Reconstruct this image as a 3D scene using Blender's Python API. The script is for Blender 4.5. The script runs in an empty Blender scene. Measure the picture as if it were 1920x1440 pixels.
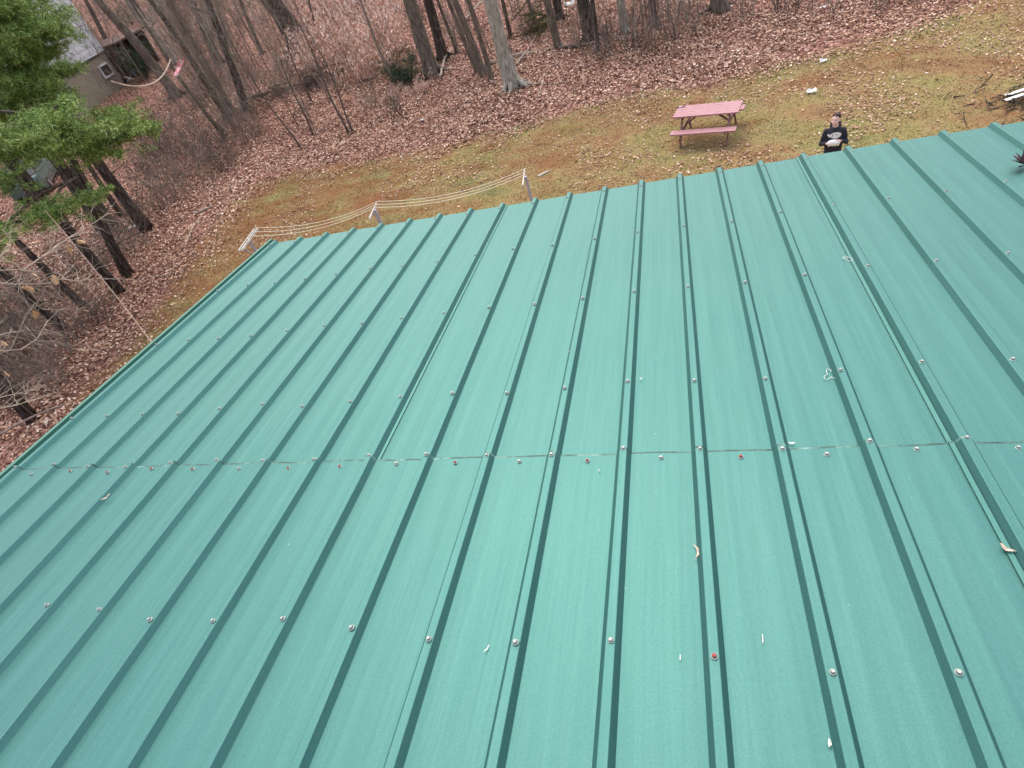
import bpy, bmesh, math, random
import numpy as np
from mathutils import Vector, Matrix, noise
R = math.radians
random.seed(11); np.random.seed(11)
scene = bpy.context.scene
C = scene.collection

# ------------------------------------------------------------------ camera
CAM = np.array([2.96277872, -3.47596870, 1.78334781])
F = 1085.61
RW = np.array([[0.95312585, 0.16232409, -0.25534684],
               [-0.06290321, -0.71917437, -0.69197645],
               [-0.29596335, 0.67560277, -0.67525298]])       # right, down, forward
cd = bpy.data.cameras.new("camera"); cam = bpy.data.objects.new("camera", cd); C.objects.link(cam)
cd.sensor_width = 36; cd.lens = F / 1920 * 36; cd.clip_start = 0.05; cd.clip_end = 1500
M3 = Matrix([list(RW[0]), list(-RW[1]), list(-RW[2])]).transposed()
cam.matrix_world = Matrix.Translation(Vector(CAM)) @ M3.to_4x4()
scene.camera = cam

# ------------------------------------------------------------------ sky and sun (overcast)
w = bpy.data.worlds.new("World"); scene.world = w; w.use_nodes = True
nt = w.node_tree; bg = nt.nodes["Background"]
sky = nt.nodes.new("ShaderNodeTexSky"); sky.sky_type = 'NISHITA'; sky.sun_disc = False
SUN_EL, SUN_AZ = 54, -16          # azimuth from +Y towards +X
sky.sun_elevation = R(SUN_EL); sky.sun_rotation = R(SUN_AZ)
sky.air_density = 1.0; sky.dust_density = 6.0; sky.ozone_density = 1.0
nt.links.new(sky.outputs[0], bg.inputs[0]); bg.inputs[1].default_value = 0.15
sl = bpy.data.lights.new("sun", 'SUN'); sl.energy = 1.5; sl.angle = R(168); sl.color = (1, .96, .9)
so = bpy.data.objects.new("sun", sl); C.objects.link(so)
sd = Vector((math.sin(R(SUN_AZ)) * math.cos(R(SUN_EL)), math.cos(R(SUN_AZ)) * math.cos(R(SUN_EL)), math.sin(R(SUN_EL))))
so.rotation_euler = sd.to_track_quat('Z', 'Y').to_euler()
scene.view_settings.view_transform = 'Standard'; scene.view_settings.look = 'None'
scene.view_settings.exposure = 0.76; scene.view_settings.gamma = 1
scene.render.engine = 'CYCLES'

# ------------------------------------------------------------------ helpers
def ray(px, py):
    d = np.array([(px - 960) / F, (py - 720) / F, 1.0]) @ RW
    return d / np.linalg.norm(d)
ZG = -6.0
def ground_z(x, y):
    """terrain height: flat lawn, woods rising gently behind and to the left"""
    x = np.asarray(x, float); y = np.asarray(y, float)
    r = np.hypot(x - 3, y + 3)
    t = np.maximum(0, r - 27)
    z = ZG + 0.055 * t * t / (t + 10) + 0.10 * np.sin(x * .31 + 1) * np.sin(y * .27) * np.clip((r - 20) / 12, 0, 1)
    z = z + 0.10 * np.maximum(0, r - 75)
    return z
def gp(px, py, up=0.0):
    """where the sight line through a point of the photograph meets the ground"""
    d = ray(px, py); t = 2.0
    for _ in range(4000):
        p = CAM + d * t
        if p[2] <= float(ground_z(p[0], p[1])) + up: break
        t += 0.05
    return Vector(p)
def at(px, py, dist):
    return Vector(CAM + ray(px, py) * dist)
def on_plane(px, py, base):
    """point over the photo position in the upright plane through base that faces the viewer"""
    n = np.array([base[0] - CAM[0], base[1] - CAM[1], 0.]); n /= np.linalg.norm(n)
    d = ray(px, py); t = ((np.array(base) - CAM) @ n) / (d @ n)
    return Vector(CAM + d * t)

class MB:
    def __init__(s): s.v = []; s.f = []; s.m = []
    def add(s, vs, fs, mi=0):
        o = len(s.v); s.v += [tuple(v) for v in vs]; s.f += [tuple(i + o for i in f) for f in fs]; s.m += [mi] * len(fs)
    def box(s, c, size, rot=None, mi=0):
        x, y, z = [a / 2 for a in size]; c = Vector(c)
        vs = [Vector((sx * x, sy * y, sz * z)) for sz in (-1, 1) for sy in (-1, 1) for sx in (-1, 1)]
        if rot is not None: vs = [rot @ v for v in vs]
        s.add([v + c for v in vs], [(0, 2, 3, 1), (4, 5, 7, 6), (0, 1, 5, 4), (2, 6, 7, 3), (0, 4, 6, 2), (1, 3, 7, 5)], mi)
    def beam(s, a, b, wd, th, up=(0, 0, 1), mi=0):
        a, b = Vector(a), Vector(b); x = (b - a); L = x.length; x.normalize()
        y = Vector(up).cross(x)
        if y.length < 1e-4: y = Vector((0, 1, 0)).cross(x)
        y.normalize(); z = x.cross(y)
        s.box((a + b) / 2, (L, wd, th), Matrix((x, y, z)).transposed(), mi)
    def tube(s, pts, rad, n=6, cap=True, mi=0, rough=0):
        pts = [Vector(p) for p in pts]; rings = []; o = len(s.v)
        ref = Vector((0, 0, 1))
        for i, p in enumerate(pts):
            t = (pts[min(i + 1, len(pts) - 1)] - pts[max(i - 1, 0)])
            if t.length < 1e-9: t = Vector((0, 0, 1))
            t.normalize()
            a = ref.cross(t)
            if a.length < .15: a = Vector((1, 0, 0)).cross(t)
            a.normalize(); b = t.cross(a); r = rad[i] if hasattr(rad, '__len__') else rad
            for k in range(n):
                an = 2 * math.pi * k / n; rr = r * (1 + rough * (random.random() - .5))
                s.v.append(tuple(p + a * (math.cos(an) * rr) + b * (math.sin(an) * rr)))
        for i in range(len(pts) - 1):
            for k in range(n):
                k2 = (k + 1) % n
                s.f.append((o + i * n + k, o + i * n + k2, o + (i + 1) * n + k2, o + (i + 1) * n + k)); s.m.append(mi)
        if cap:
            s.f.append(tuple(o + k for k in range(n))[::-1]); s.m.append(mi)
            e = o + (len(pts) - 1) * n; s.f.append(tuple(e + k for k in range(n))); s.m.append(mi)
    def ball(s, c, r, nu=10, nv=7, mi=0, rot=None):
        c = Vector(c); r = (r, r, r) if not hasattr(r, '__len__') else r
        vs = [Vector((0, 0, -r[2]))]
        for j in range(1, nv):
            ph = -math.pi / 2 + math.pi * j / nv
            for i in range(nu):
                a = 2 * math.pi * i / nu
                vs.append(Vector((r[0] * math.cos(ph) * math.cos(a), r[1] * math.cos(ph) * math.sin(a), r[2] * math.sin(ph))))
        vs.append(Vector((0, 0, r[2])))
        if rot is not None: vs = [rot @ v for v in vs]
        fs = [(0, 1 + (i + 1) % nu, 1 + i) for i in range(nu)]
        for j in range(nv - 2):
            for i in range(nu):
                a = 1 + j * nu; i2 = (i + 1) % nu
                fs.append((a + i, a + i2, a + nu + i2, a + nu + i))
        t = len(vs) - 1; a = 1 + (nv - 2) * nu
        fs += [(a + i, a + (i + 1) % nu, t) for i in range(nu)]
        s.add([v + c for v in vs], fs, mi)
    def build(s, name, mats, parent=None, smooth=False, origin=None):
        me = bpy.data.meshes.new(name)
        vs = s.v
        if origin is not None:
            o = Vector(origin); vs = [tuple(Vector(v) - o) for v in vs]
        me.from_pydata(vs, [], s.f)
        mats = mats if isinstance(mats, (list, tuple)) else [mats]
        for m in mats: me.materials.append(m)
        if len(mats) > 1: me.polygons.foreach_set("material_index", s.m)
        if smooth: me.polygons.foreach_set("use_smooth", [True] * len(me.polygons))
        me.update()
        ob = bpy.data.objects.new(name, me); C.objects.link(ob)
        if origin is not None and parent is None: ob.location = origin
        if parent is not None:
            ob.parent = parent
            if origin is not None:
                ob.location = Vector(origin) - parent.location if parent.type == 'EMPTY' else Vector(origin)
        return ob

def tag(o, label=None, cat=None, group=None, kind=None):
    if label: o['label'] = label
    if cat: o['category'] = cat
    if group: o['group'] = group
    if kind: o['kind'] = kind
    return o
def thing(name, loc, label, cat, group=None, rz=0):
    o = bpy.data.objects.new(name, None); C.objects.link(o); o.location = loc; o.rotation_euler = (0, 0, rz)
    o.empty_display_size = .2
    return tag(o, label, cat, group)
def tri_mesh(name, V, per, mat, tris):
    """V: (n*per, 3) vertices, tris: faces of one piece"""
    n = len(V) // per; me = bpy.data.meshes.new(name)
    me.vertices.add(len(V)); me.vertices.foreach_set("co", V.astype(np.float32).ravel())
    T = (np.array(tris)[None] + (np.arange(n) * per)[:, None, None]).reshape(-1, 3)
    me.loops.add(T.size); me.loops.foreach_set("vertex_index", T.ravel().astype(np.int32))
    me.polygons.add(len(T)); me.polygons.foreach_set("loop_start", (np.arange(len(T)) * 3).astype(np.int32))
    me.polygons.foreach_set("loop_total", np.full(len(T), 3, np.int32))
    me.materials.append(mat); me.update(calc_edges=True)
    ob = bpy.data.objects.new(name, me); C.objects.link(ob); return ob

# ------------------------------------------------------------------ materials
def mat(name, col=(.5, .5, .5), rough=.7, metal=0, spec=.5, **k):
    m = bpy.data.materials.new(name); m.use_nodes = True
    b = m.node_tree.nodes["Principled BSDF"]
    b.inputs["Base Color"].default_value = (*col, 1); b.inputs["Roughness"].default_value = rough
    b.inputs["Metallic"].default_value = metal; b.inputs["Specular IOR Level"].default_value = spec
    return m
def N(m, t, **k):
    n = m.node_tree.nodes.new(t)
    for a, v in k.items(): setattr(n, a, v)
    return n
def L(m, a, b): m.node_tree.links.new(a, b)
def ramp(m, src, stops, interp='LINEAR'):
    r = N(m, "ShaderNodeValToRGB"); r.color_ramp.interpolation = interp
    e = r.color_ramp.elements
    while len(e) < len(stops): e.new(.5)
    for i, (p, c) in enumerate(stops): e[i].position = p; e[i].color = (*c, 1) if len(c) == 3 else c
    L(m, src, r.inputs[0]); return r.outputs[0]
def noi(m, scale, detail=4, rough=.55, vec=None, dim='3D', dist=0):
    n = N(m, "ShaderNodeTexNoise"); n.inputs["Scale"].default_value = scale; n.inputs["Detail"].default_value = detail
    n.inputs["Roughness"].default_value = rough; n.inputs["Distortion"].default_value = dist
    if vec is not None: L(m, vec, n.inputs["Vector"])
    return n.outputs["Fac"]
def coord(m, scale=None, kind="Object"):
    tc = N(m, "ShaderNodeTexCoord"); o = tc.outputs[kind]
    if scale:
        mp = N(m, "ShaderNodeMapping"); mp.inputs["Scale"].default_value = scale; L(m, o, mp.inputs[0]); o = mp.outputs[0]
    return o
def mixc(m, f, a, b, mode='MIX'):
    x = N(m, "ShaderNodeMix", data_type='RGBA', blend_type=mode)
    if isinstance(f, (int, float)): x.inputs[0].default_value = f
    else: L(m, f, x.inputs[0])
    for i, c in ((6, a), (7, b)):
        if isinstance(c, tuple): x.inputs[i].default_value = (*c, 1)
        else: L(m, c, x.inputs[i])
    return x.outputs[2]
def bsdf(m): return m.node_tree.nodes["Principled BSDF"]
def bump(m, h, strength=.5, dist=.01):
    b = N(m, "ShaderNodeBump"); b.inputs["Strength"].default_value = strength; b.inputs["Distance"].default_value = dist
    L(m, h, b.inputs["Height"]); L(m, b.outputs[0], bsdf(m).inputs["Normal"])
def noisy(name, stops, scale=8, rough=.8, bumpd=0, metal=0, spec=.4, stretch=None, detail=5):
    m = mat(name, rough=rough, metal=metal, spec=spec); v = coord(m, stretch)
    f = noi(m, scale, detail, .6, v); L(m, ramp(m, f, stops), bsdf(m).inputs["Base Color"])
    if bumpd: bump(m, f, .6, bumpd)
    return m
def islands(name, stops, rough=.7, spec=.3, big=None, trans=0):
    """colour per loose piece, with an optional slow variation over the ground"""
    m = mat(name, rough=rough, spec=spec); g = N(m, "ShaderNodeNewGeometry")
    c = ramp(m, g.outputs["Random Per Island"], stops)
    if big:
        f = noi(m, big[0], 4, .6, coord(m)); c = mixc(m, ramp(m, f, [(.38, (0, 0, 0)), (.62, (1, 1, 1))]), c, mixc(m, big[2] if len(big) > 2 else .75, c, big[1]))
    if name == "grass":
        q = N(m, "ShaderNodeSeparateXYZ"); v_ = coord(m); L(m, v_, q.inputs[0]); r_ = N(m, "ShaderNodeMapRange"); L(m, q.outputs[0], r_.inputs[0])
        r_.inputs[1].default_value = -9; r_.inputs[2].default_value = 3; r_.inputs[3].default_value = .21; r_.inputs[4].default_value = 0
        a_ = N(m, "ShaderNodeMath", operation='ADD'); L(m, r_.outputs[0], a_.inputs[0]); L(m, noi(m, .8, 5, .6, coord(m, (1, 1.8, 1))), a_.inputs[1])
        c = mixc(m, ramp(m, a_.outputs[0], [(.52, (0, 0, 0)), (.78, (.8, .8, .8))]), c, mixc(m, .6, c, (.17, .075, .03)))
    L(m, c, bsdf(m).inputs["Base Color"])
    return m

m_panel = mat("green_roof_paint", (.11, .33, .28), .56, .74, .5)
b = bsdf(m_panel); v = coord(m_panel)
b.inputs["Coat Weight"].default_value = 0; b.inputs["Coat Roughness"].default_value = .33; b.inputs["Coat IOR"].default_value = 1.6
fine = noi(m_panel, 260, 2, .5, v); streak = noi(m_panel, 3.0, 6, .65, coord(m_panel, (26, .7, 1)))
blot = noi(m_panel, 1.3, 5, .6, v); fleck = noi(m_panel, 55, 2, .4, v)
c = mixc(m_panel, ramp(m_panel, streak, [(.38, (0, 0, 0)), (.62, (1, 1, 1))]), (.055, .170, .162), (.070, .196, .188))
c = mixc(m_panel, ramp(m_panel, blot, [(.3, (0, 0, 0)), (.75, (.55, .55, .55))]), c, (.079, .204, .191))
c = mixc(m_panel, ramp(m_panel, fine, [(.35, (0, 0, 0)), (.65, (.45, .45, .45))]), c, (.039, .140, .128))
dirt = noi(m_panel, 4.0, 7, .75, coord(m_panel, (11, .45, 1)))
c = mixc(m_panel, ramp(m_panel, dirt, [(.58, (0, 0, 0)), (.78, (.35, .35, .35))]), c, (.058, .135, .118))
c = mixc(m_panel, ramp(m_panel, fleck, [(.81, (0, 0, 0)), (.83, (.6, .6, .6))]), c, (.30, .42, .40))
L(m_panel, c, b.inputs["Base Color"])
L(m_panel, ramp(m_panel, noi(m_panel, 5, 6, .7, coord(m_panel, (6, 1, 1))), [(.3, (.27,) * 3), (.7, (.42,) * 3)]), b.inputs["Coat Roughness"])
bump(m_panel, fine, .25, .0006)
m_wear_shade = noisy("worn_shaded_edge", [(.40, (.010, .05, .042)), (.52, (.03, .11, .095)), (.66, (.14, .28, .25)), (.78, (.32, .42, .39))], 16, .55, 0)  # dark stops paint the seam gap's shade, pale ones are worn paint
m_dkgreen = mat("green_trim_paint", (.012, .075, .058), .5, 0, .4)
m_ltgreen = mat("green_trim_edge", (.05, .17, .13), .55, 0, .4)
m_zinc = noisy("zinc_screw", [(.3, (.16, .19, .18)), (.7, (.42, .45, .44))], 300, .5, 0, .4)
m_rust = noisy("rusty_red_screw", [(.3, (.16, .025, .02)), (.7, (.36, .07, .055))], 300, .75)
m_rubber = mat("screw_washer", (.30, .33, .31), .6)
m_siding = noisy("grey_siding", [(.3, (.45, .46, .45)), (.7, (.55, .56, .55))], 3, .7)
m_fascia = mat("fascia_white", (.6, .6, .58), .6)

# ground
m_ground = mat("ground", rough=1, spec=.1); vg = coord(m_ground)
at_l = N(m_ground, "ShaderNodeAttribute", attribute_name="lawn")
vor = N(m_ground, "ShaderNodeTexVoronoi"); vor.inputs["Scale"].default_value = 11; L(m_ground, vg, vor.inputs["Vector"])
sx = N(m_ground, "ShaderNodeSeparateColor"); L(m_ground, vor.outputs["Color"], sx.inputs[0])
leafc = ramp(m_ground, sx.outputs[0], [(0, (.05, .025, .02)), (.35, (.15, .07, .055)), (.7, (.32, .165, .135)), (1, (.50, .30, .25))])
leafc = mixc(m_ground, ramp(m_ground, noi(m_ground, .35, 5, .6, vg), [(.4, (0, 0, 0)), (.65, (.7, .7, .7))]), leafc, (.12, .062, .042))
g1 = ramp(m_ground, noi(m_ground, .55, 6, .62, vg), [(.32, (.19, .085, .045)), (.42, (.27, .16, .08)), (.52, (.29, .22, .10)), (.60, (.25, .225, .085)), (.72, (.14, .16, .07))])
g1 = mixc(m_ground, ramp(m_ground, noi(m_ground, 22, 5, .7, vg), [(.35, (0, 0, 0)), (.7, (.5, .5, .5))]), g1, (.12, .085, .04))
sxy = N(m_ground, "ShaderNodeSeparateXYZ"); L(m_ground, vg, sxy.inputs[0])
mr = N(m_ground, "ShaderNodeMapRange"); L(m_ground, sxy.outputs[0], mr.inputs[0]); mr.inputs[1].default_value = -9; mr.inputs[2].default_value = 3; mr.inputs[3].default_value = .21; mr.inputs[4].default_value = 0
ad = N(m_ground, "ShaderNodeMath", operation='ADD'); L(m_ground, mr.outputs[0], ad.inputs[0]); L(m_ground, noi(m_ground, .8, 5, .6, coord(m_ground, (1, 1.8, 1))), ad.inputs[1])
g1 = mixc(m_ground, ramp(m_ground, ad.outputs[0], [(.52, (0, 0, 0)), (.78, (.85, .85, .85))]), g1, (.19, .085, .038))
mlt = N(m_ground, "ShaderNodeMath", operation='ADD'); L(m_ground, at_l.outputs["Fac"], mlt.inputs[0])
nz = N(m_ground, "ShaderNodeMath", operation='MULTIPLY_ADD'); L(m_ground, noi(m_ground, 1.2, 6, .7, vg), nz.inputs[0]); nz.inputs[1].default_value = .9; nz.inputs[2].default_value = -.45
L(m_ground, nz.outputs[0], mlt.inputs[1])
gm = ramp(m_ground, mlt.outputs[0], [(.34, (0, 0, 0)), (.60, (1, 1, 1))])
L(m_ground, mixc(m_ground, gm, leafc, g1), bsdf(m_ground).inputs["Base Color"])
bump(m_ground, noi(m_ground, 14, 6, .7, vg), .8, .04)

m_leaf = islands("dead_leaves", [(0, (.07, .030, .020)), (.2, (.22, .105, .066)), (.45, (.40, .225, .148)), (.7, (.58, .37, .26)), (.9, (.70, .49, .38)), (1, (.88, .76, .64))], .6, .35, (.25, (.22, .09, .05), .4))
m_leafl = islands("pale_lawn_leaves", [(0, (.16, .075, .045)), (.45, (.32, .17, .11)), (.8, (.48, .30, .21)), (.95, (.62, .46, .34)), (1, (.78, .68, .55))], .6, .35)
m_grass = islands("grass", [(0, (.16, .105, .05)), (.4, (.27, .19, .09)), (.7, (.37, .28, .145)), (1, (.52, .43, .27))], .8, .2, (.5, (.23, .24, .08), .5))
m_needle = islands("pine_needles", [(0, (.025, .06, .014)), (.35, (.11, .20, .04)), (.7, (.26, .40, .08)), (1, (.50, .62, .22))], .55, .35)
m_needle2 = islands("dark_needles", [(0, (.012, .03, .014)), (.5, (.025, .06, .025)), (1, (.05, .095, .035))], .6, .3)
m_beech = islands("tan_leaves", [(0, (.45, .25, .19)), (.4, (.70, .47, .38)), (1, (.92, .80, .70))], .6, .3)
m_twigleaf = islands("dry_oak_leaves", [(0, (.34, .14, .06)), (.5, (.52, .32, .17)), (1, (.78, .62, .42))], .5, .3)
bk = dict(scale=5, rough=.95, bumpd=.03, stretch=(3, 3, .6), spec=.15)
m_bark = noisy("bark_brown", [(.3, (.06, .047, .036)), (.5, (.17, .14, .11)), (.72, (.30, .26, .21))], **bk)
m_barkg = noisy("bark_grey", [(.3, (.15, .13, .10)), (.5, (.36, .33, .27)), (.72, (.56, .53, .46))], **bk)
m_barkd = noisy("bark_dark", [(.3, (.025, .02, .017)), (.52, (.08, .065, .055)), (.74, (.20, .17, .145))], **bk)
m_barkp = noisy("bark_pine", [(.3, (.018, .014, .012)), (.5, (.06, .047, .040)), (.72, (.20, .175, .155))], **bk)
m_twig = noisy("twig_grey", [(.3, (.15, .115, .095)), (.7, (.33, .27, .225))], 6, .9)
m_twigd = noisy("twig_dark", [(.3, (.07, .052, .043)), (.7, (.19, .15, .125))], 6, .9)
m_twigl = noisy("twig_pale", [(.3, (.28, .23, .19)), (.7, (.50, .43, .36))], 12, .85)
m_log = noisy("log_weathered", [(.3, (.16, .11, .09)), (.7, (.40, .31, .26))], 6, .9, .02, stretch=(1, 1, 1))
m_moss = noisy("mossy_bark", [(.35, (.04, .035, .02)), (.6, (.11, .11, .04)), (.75, (.2, .17, .09))], 7, .95, .03)

# ------------------------------------------------------------------ ground sheet
edge_px = [(-60, 1010), (60, 868), (150, 765), (240, 655), (300, 575), (350, 510), (400, 440), (440, 385), (490, 345), (560, 322), (660, 308), (780, 288), (890, 262), (980, 238), (1060, 215),
           (1180, 180), (1300, 168), (1400, 140), (1500, 112), (1600, 92), (1700, 58), (1790, 20), (1870, -15), (1980, -60)]
EP = np.array([list(gp(*p))[:2] for p in edge_px])
def lawn_sd(x, y):
    """signed distance to the edge of the lawn, + on the lawn side"""
    x = np.asarray(x, float); y = np.asarray(y, float); best = np.full(x.shape, 1e9); sg = np.ones(x.shape)
    for a, b in zip(EP[:-1], EP[1:]):
        d = b - a; t = np.clip(((x - a[0]) * d[0] + (y - a[1]) * d[1]) / (d @ d), 0, 1)
        dx = x - a[0] - t * d[0]; dy = y - a[1] - t * d[1]; q = np.hypot(dx, dy)
        cr = d[0] * (y - a[1]) - d[1] * (x - a[0])
        m = q < best; best = np.where(m, q, best); sg = np.where(m, np.where(cr < 0, 1., -1.), sg)
    return best * sg
gx = np.concatenate([np.linspace(-700, -110, 14)[:-1], np.linspace(-110, -40, 30)[:-1], np.linspace(-40, 22, 180)[:-1], np.linspace(22, 60, 20)[:-1], np.linspace(60, 500, 12)])
gy = np.concatenate([np.linspace(-300, -20, 12)[:-1], np.linspace(-20, 0, 20)[:-1], np.linspace(0, 42, 130)[:-1], np.linspace(42, 100, 40)[:-1], np.linspace(100, 800, 16)])
X, Y = np.meshgrid(gx, gy); Z = ground_z(X, Y)
sdv = lawn_sd(X, Y)
wood = np.clip(-sdv / 3, 0, 1)
bumpz = np.array([noise.noise(Vector((x * .6, y * .6, 0))) * .12 + noise.noise(Vector((x * 1.7, y * 1.7, 5))) * .05 for x, y in zip(X.ravel(), Y.ravel())]).reshape(X.shape)
Z = Z + bumpz * (.25 + .75 * wood) * (np.abs(X) < 60)
nxg, nyg = len(gx), len(gy)
V = np.stack([X, Y, Z], -1).reshape(-1, 3)
idx = np.arange(nxg * nyg).reshape(nyg, nxg)
Q = np.stack([idx[:-1, :-1], idx[:-1, 1:], idx[1:, 1:], idx[1:, :-1]], -1).reshape(-1, 4)
me = bpy.data.meshes.new("ground"); me.from_pydata(V.tolist(), [], Q.tolist()); me.materials.append(m_ground)
at_ = me.attributes.new("lawn", 'FLOAT', 'POINT')
at_.data.foreach_set("value", np.clip(.5 + sdv.ravel() / 3.0, 0, 1).astype(np.float32))
me.polygons.foreach_set("use_smooth", [True] * len(me.polygons)); me.update()
g = bpy.data.objects.new("ground", me); C.objects.link(g); tag(g, "leaf strewn ground with a rough brownish lawn behind the roof", kind="structure")

# ------------------------------------------------------------------ leaves and grass (uncountable)
def scatter(n, dens, x0, x1, y0, y1):
    out = []
    k = 0
    while k < n:
        x = np.random.uniform(x0, x1, 60000); y = np.random.uniform(y0, y1, 60000)
        q = dens(x, y); m = np.random.rand(60000) < q
        out.append(np.stack([x[m], y[m]], 1)); k += m.sum()
    return np.concatenate(out)[:n]
def in_view(x, y):
    d = np.stack([x - CAM[0], y - CAM[1], ground_z(x, y) - CAM[2]], -1)
    c = d @ RW.T; u = c[..., 0] / c[..., 2] * F; v = c[..., 1] / c[..., 2] * F
    return (c[..., 2] > 0) & (np.abs(u) < 1250) & (v > -1000) & (v < 500)
def dist(x, y): return np.hypot(x - CAM[0], y - CAM[1])
def surf_z(x, y):
    i = np.clip(np.searchsorted(gx, x) - 1, 0, nxg - 2); j = np.clip(np.searchsorted(gy, y) - 1, 0, nyg - 2)
    fx = (x - gx[i]) / (gx[i + 1] - gx[i]); fy = (y - gy[j]) / (gy[j + 1] - gy[j])
    return (Z[j, i] * (1 - fx) + Z[j, i + 1] * fx) * (1 - fy) + (Z[j + 1, i] * (1 - fx) + Z[j + 1, i + 1] * fx) * fy
def frame(n, tilt):
    a = np.random.rand(n) * 2 * np.pi; t = np.random.randn(n) * tilt; s = np.random.rand(n) * 2 * np.pi
    up = np.stack([np.sin(t) * np.cos(s), np.sin(t) * np.sin(s), np.cos(t)], 1)
    e = np.stack([np.cos(a), np.sin(a), 0 * a], 1); e -= up * (e * up).sum(1)[:, None]; e /= np.linalg.norm(e, axis=1)[:, None]
    return e, np.cross(up, e), up
def leaves(P, size, tilt, lift=.02):
    n = len(P); e, f, u = frame(n, tilt); s = size * np.random.uniform(.6, 1.35, n)[:, None]; wd = s * np.random.uniform(.28, .5, n)[:, None]
    p = np.column_stack([P, surf_z(P[:, 0], P[:, 1]) + lift * np.random.rand(n) + .012])
    cu = s * np.random.uniform(-.1, .35, n)[:, None]
    V = np.stack([p - e * s * .5, p + f * wd + u * cu * .8, p + e * s * .5 + u * cu * .3, p - f * wd + u * cu], 1)
    return V.reshape(-1, 3)
def wn(x, y, s, o=0): return np.array([noise.noise(Vector((a * s + o, b * s, o))) for a, b in zip(x, y)])
def dens_w(x, y):
    sd = lawn_sd(x, y); d = dist(x, y)
    return np.where(in_view(x, y), np.clip(.45 - sd / 2.2 + .5 * wn(x, y, .9, 4), 0, 1) * np.clip((26 / d) ** 2, 0, 1), 0) * np.clip(.9 + wn(x, y, .5), .25, 1)
P = scatter(270000, dens_w, -62, 20, -4, 75)
ll = tri_mesh("leaf_litter", leaves(P, .090, .6, .09), 4, m_leaf, [(0, 1, 2), (0, 2, 3)])
tag(ll, "carpet of reddish brown fallen leaves under the trees", "leaves", kind="stuff")
def dens_l(x, y):
    sd = lawn_sd(x, y); n_ = wn(x, y, .45, 3)
    return np.where(in_view(x, y) & (sd > -.3), np.clip(.10 + n_ * 1.5 + .5 * np.exp(-np.maximum(sd, 0) / 1.2) + .25 * (x > 0), .03, 1), 0)
P = scatter(15000, dens_l, -16, 20, 2, 32)
l2 = tri_mesh("lawn_leaves", leaves(P, .072, .35, .03), 4, m_leafl, [(0, 1, 2), (0, 2, 3)])
tag(l2, "pale dry leaves scattered over the lawn", "leaves", kind="stuff")
def dens_g(x, y):
    sd = lawn_sd(x, y)
    return np.where(in_view(x, y), np.clip(.5 + sd / 1.2, 0, 1), 0) * np.clip(.8 + wn(x, y, .7, 9), .2, 1)
P = scatter(160000, dens_g, -18, 20, 1, 34)
n = len(P); e, f, u = frame(n, .5); f = f; hgt = np.random.uniform(.02, .055, n)[:, None]; p = np.column_stack([P, surf_z(P[:, 0], P[:, 1])])
Vg = np.stack([p - f * .012, p + f * .012, p + u * hgt * .6 + e * hgt * 1.5], 1).reshape(-1, 3)
gr = tri_mesh("grass", Vg, 3, m_grass, [(0, 1, 2)])
tag(gr, "short patchy olive and brown lawn grass", "grass", kind="stuff")

# ------------------------------------------------------------------ building with the green metal roof
PIT = 0.123341; PW = 0.2286
cp, sp_ = math.cos(PIT), math.sin(PIT)
ROOFM = Matrix(((1, 0, 0, 0), (0, cp, sp_, 0), (0, -sp_, cp, 0), (0, 0, 0, 1)))   # roof (u, v, n) -> world
def roof_pt(u, v, n=0): return ROOFM @ Vector((u, v, n))
def roof_uv(px, py):
    d = ray(px, py); nn = np.array([0, sp_, cp]); t = -(CAM @ nn) / (d @ nn); p = CAM + d * t
    return p[0], p[1] * cp - p[2] * sp_
house = thing("metal_roofed_building", (0, 0, ZG), "building under a long green ribbed metal roof filling the foreground", "building")
HO = Vector((0, 0, ZG))
def hobj(mb, name, mats, parent=house, smooth=False):
    ob = mb.build(name, mats, None, smooth)
    ob.parent = parent
    if parent is house: ob.matrix_parent_inverse = Matrix.Translation(-HO)
    return ob
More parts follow.
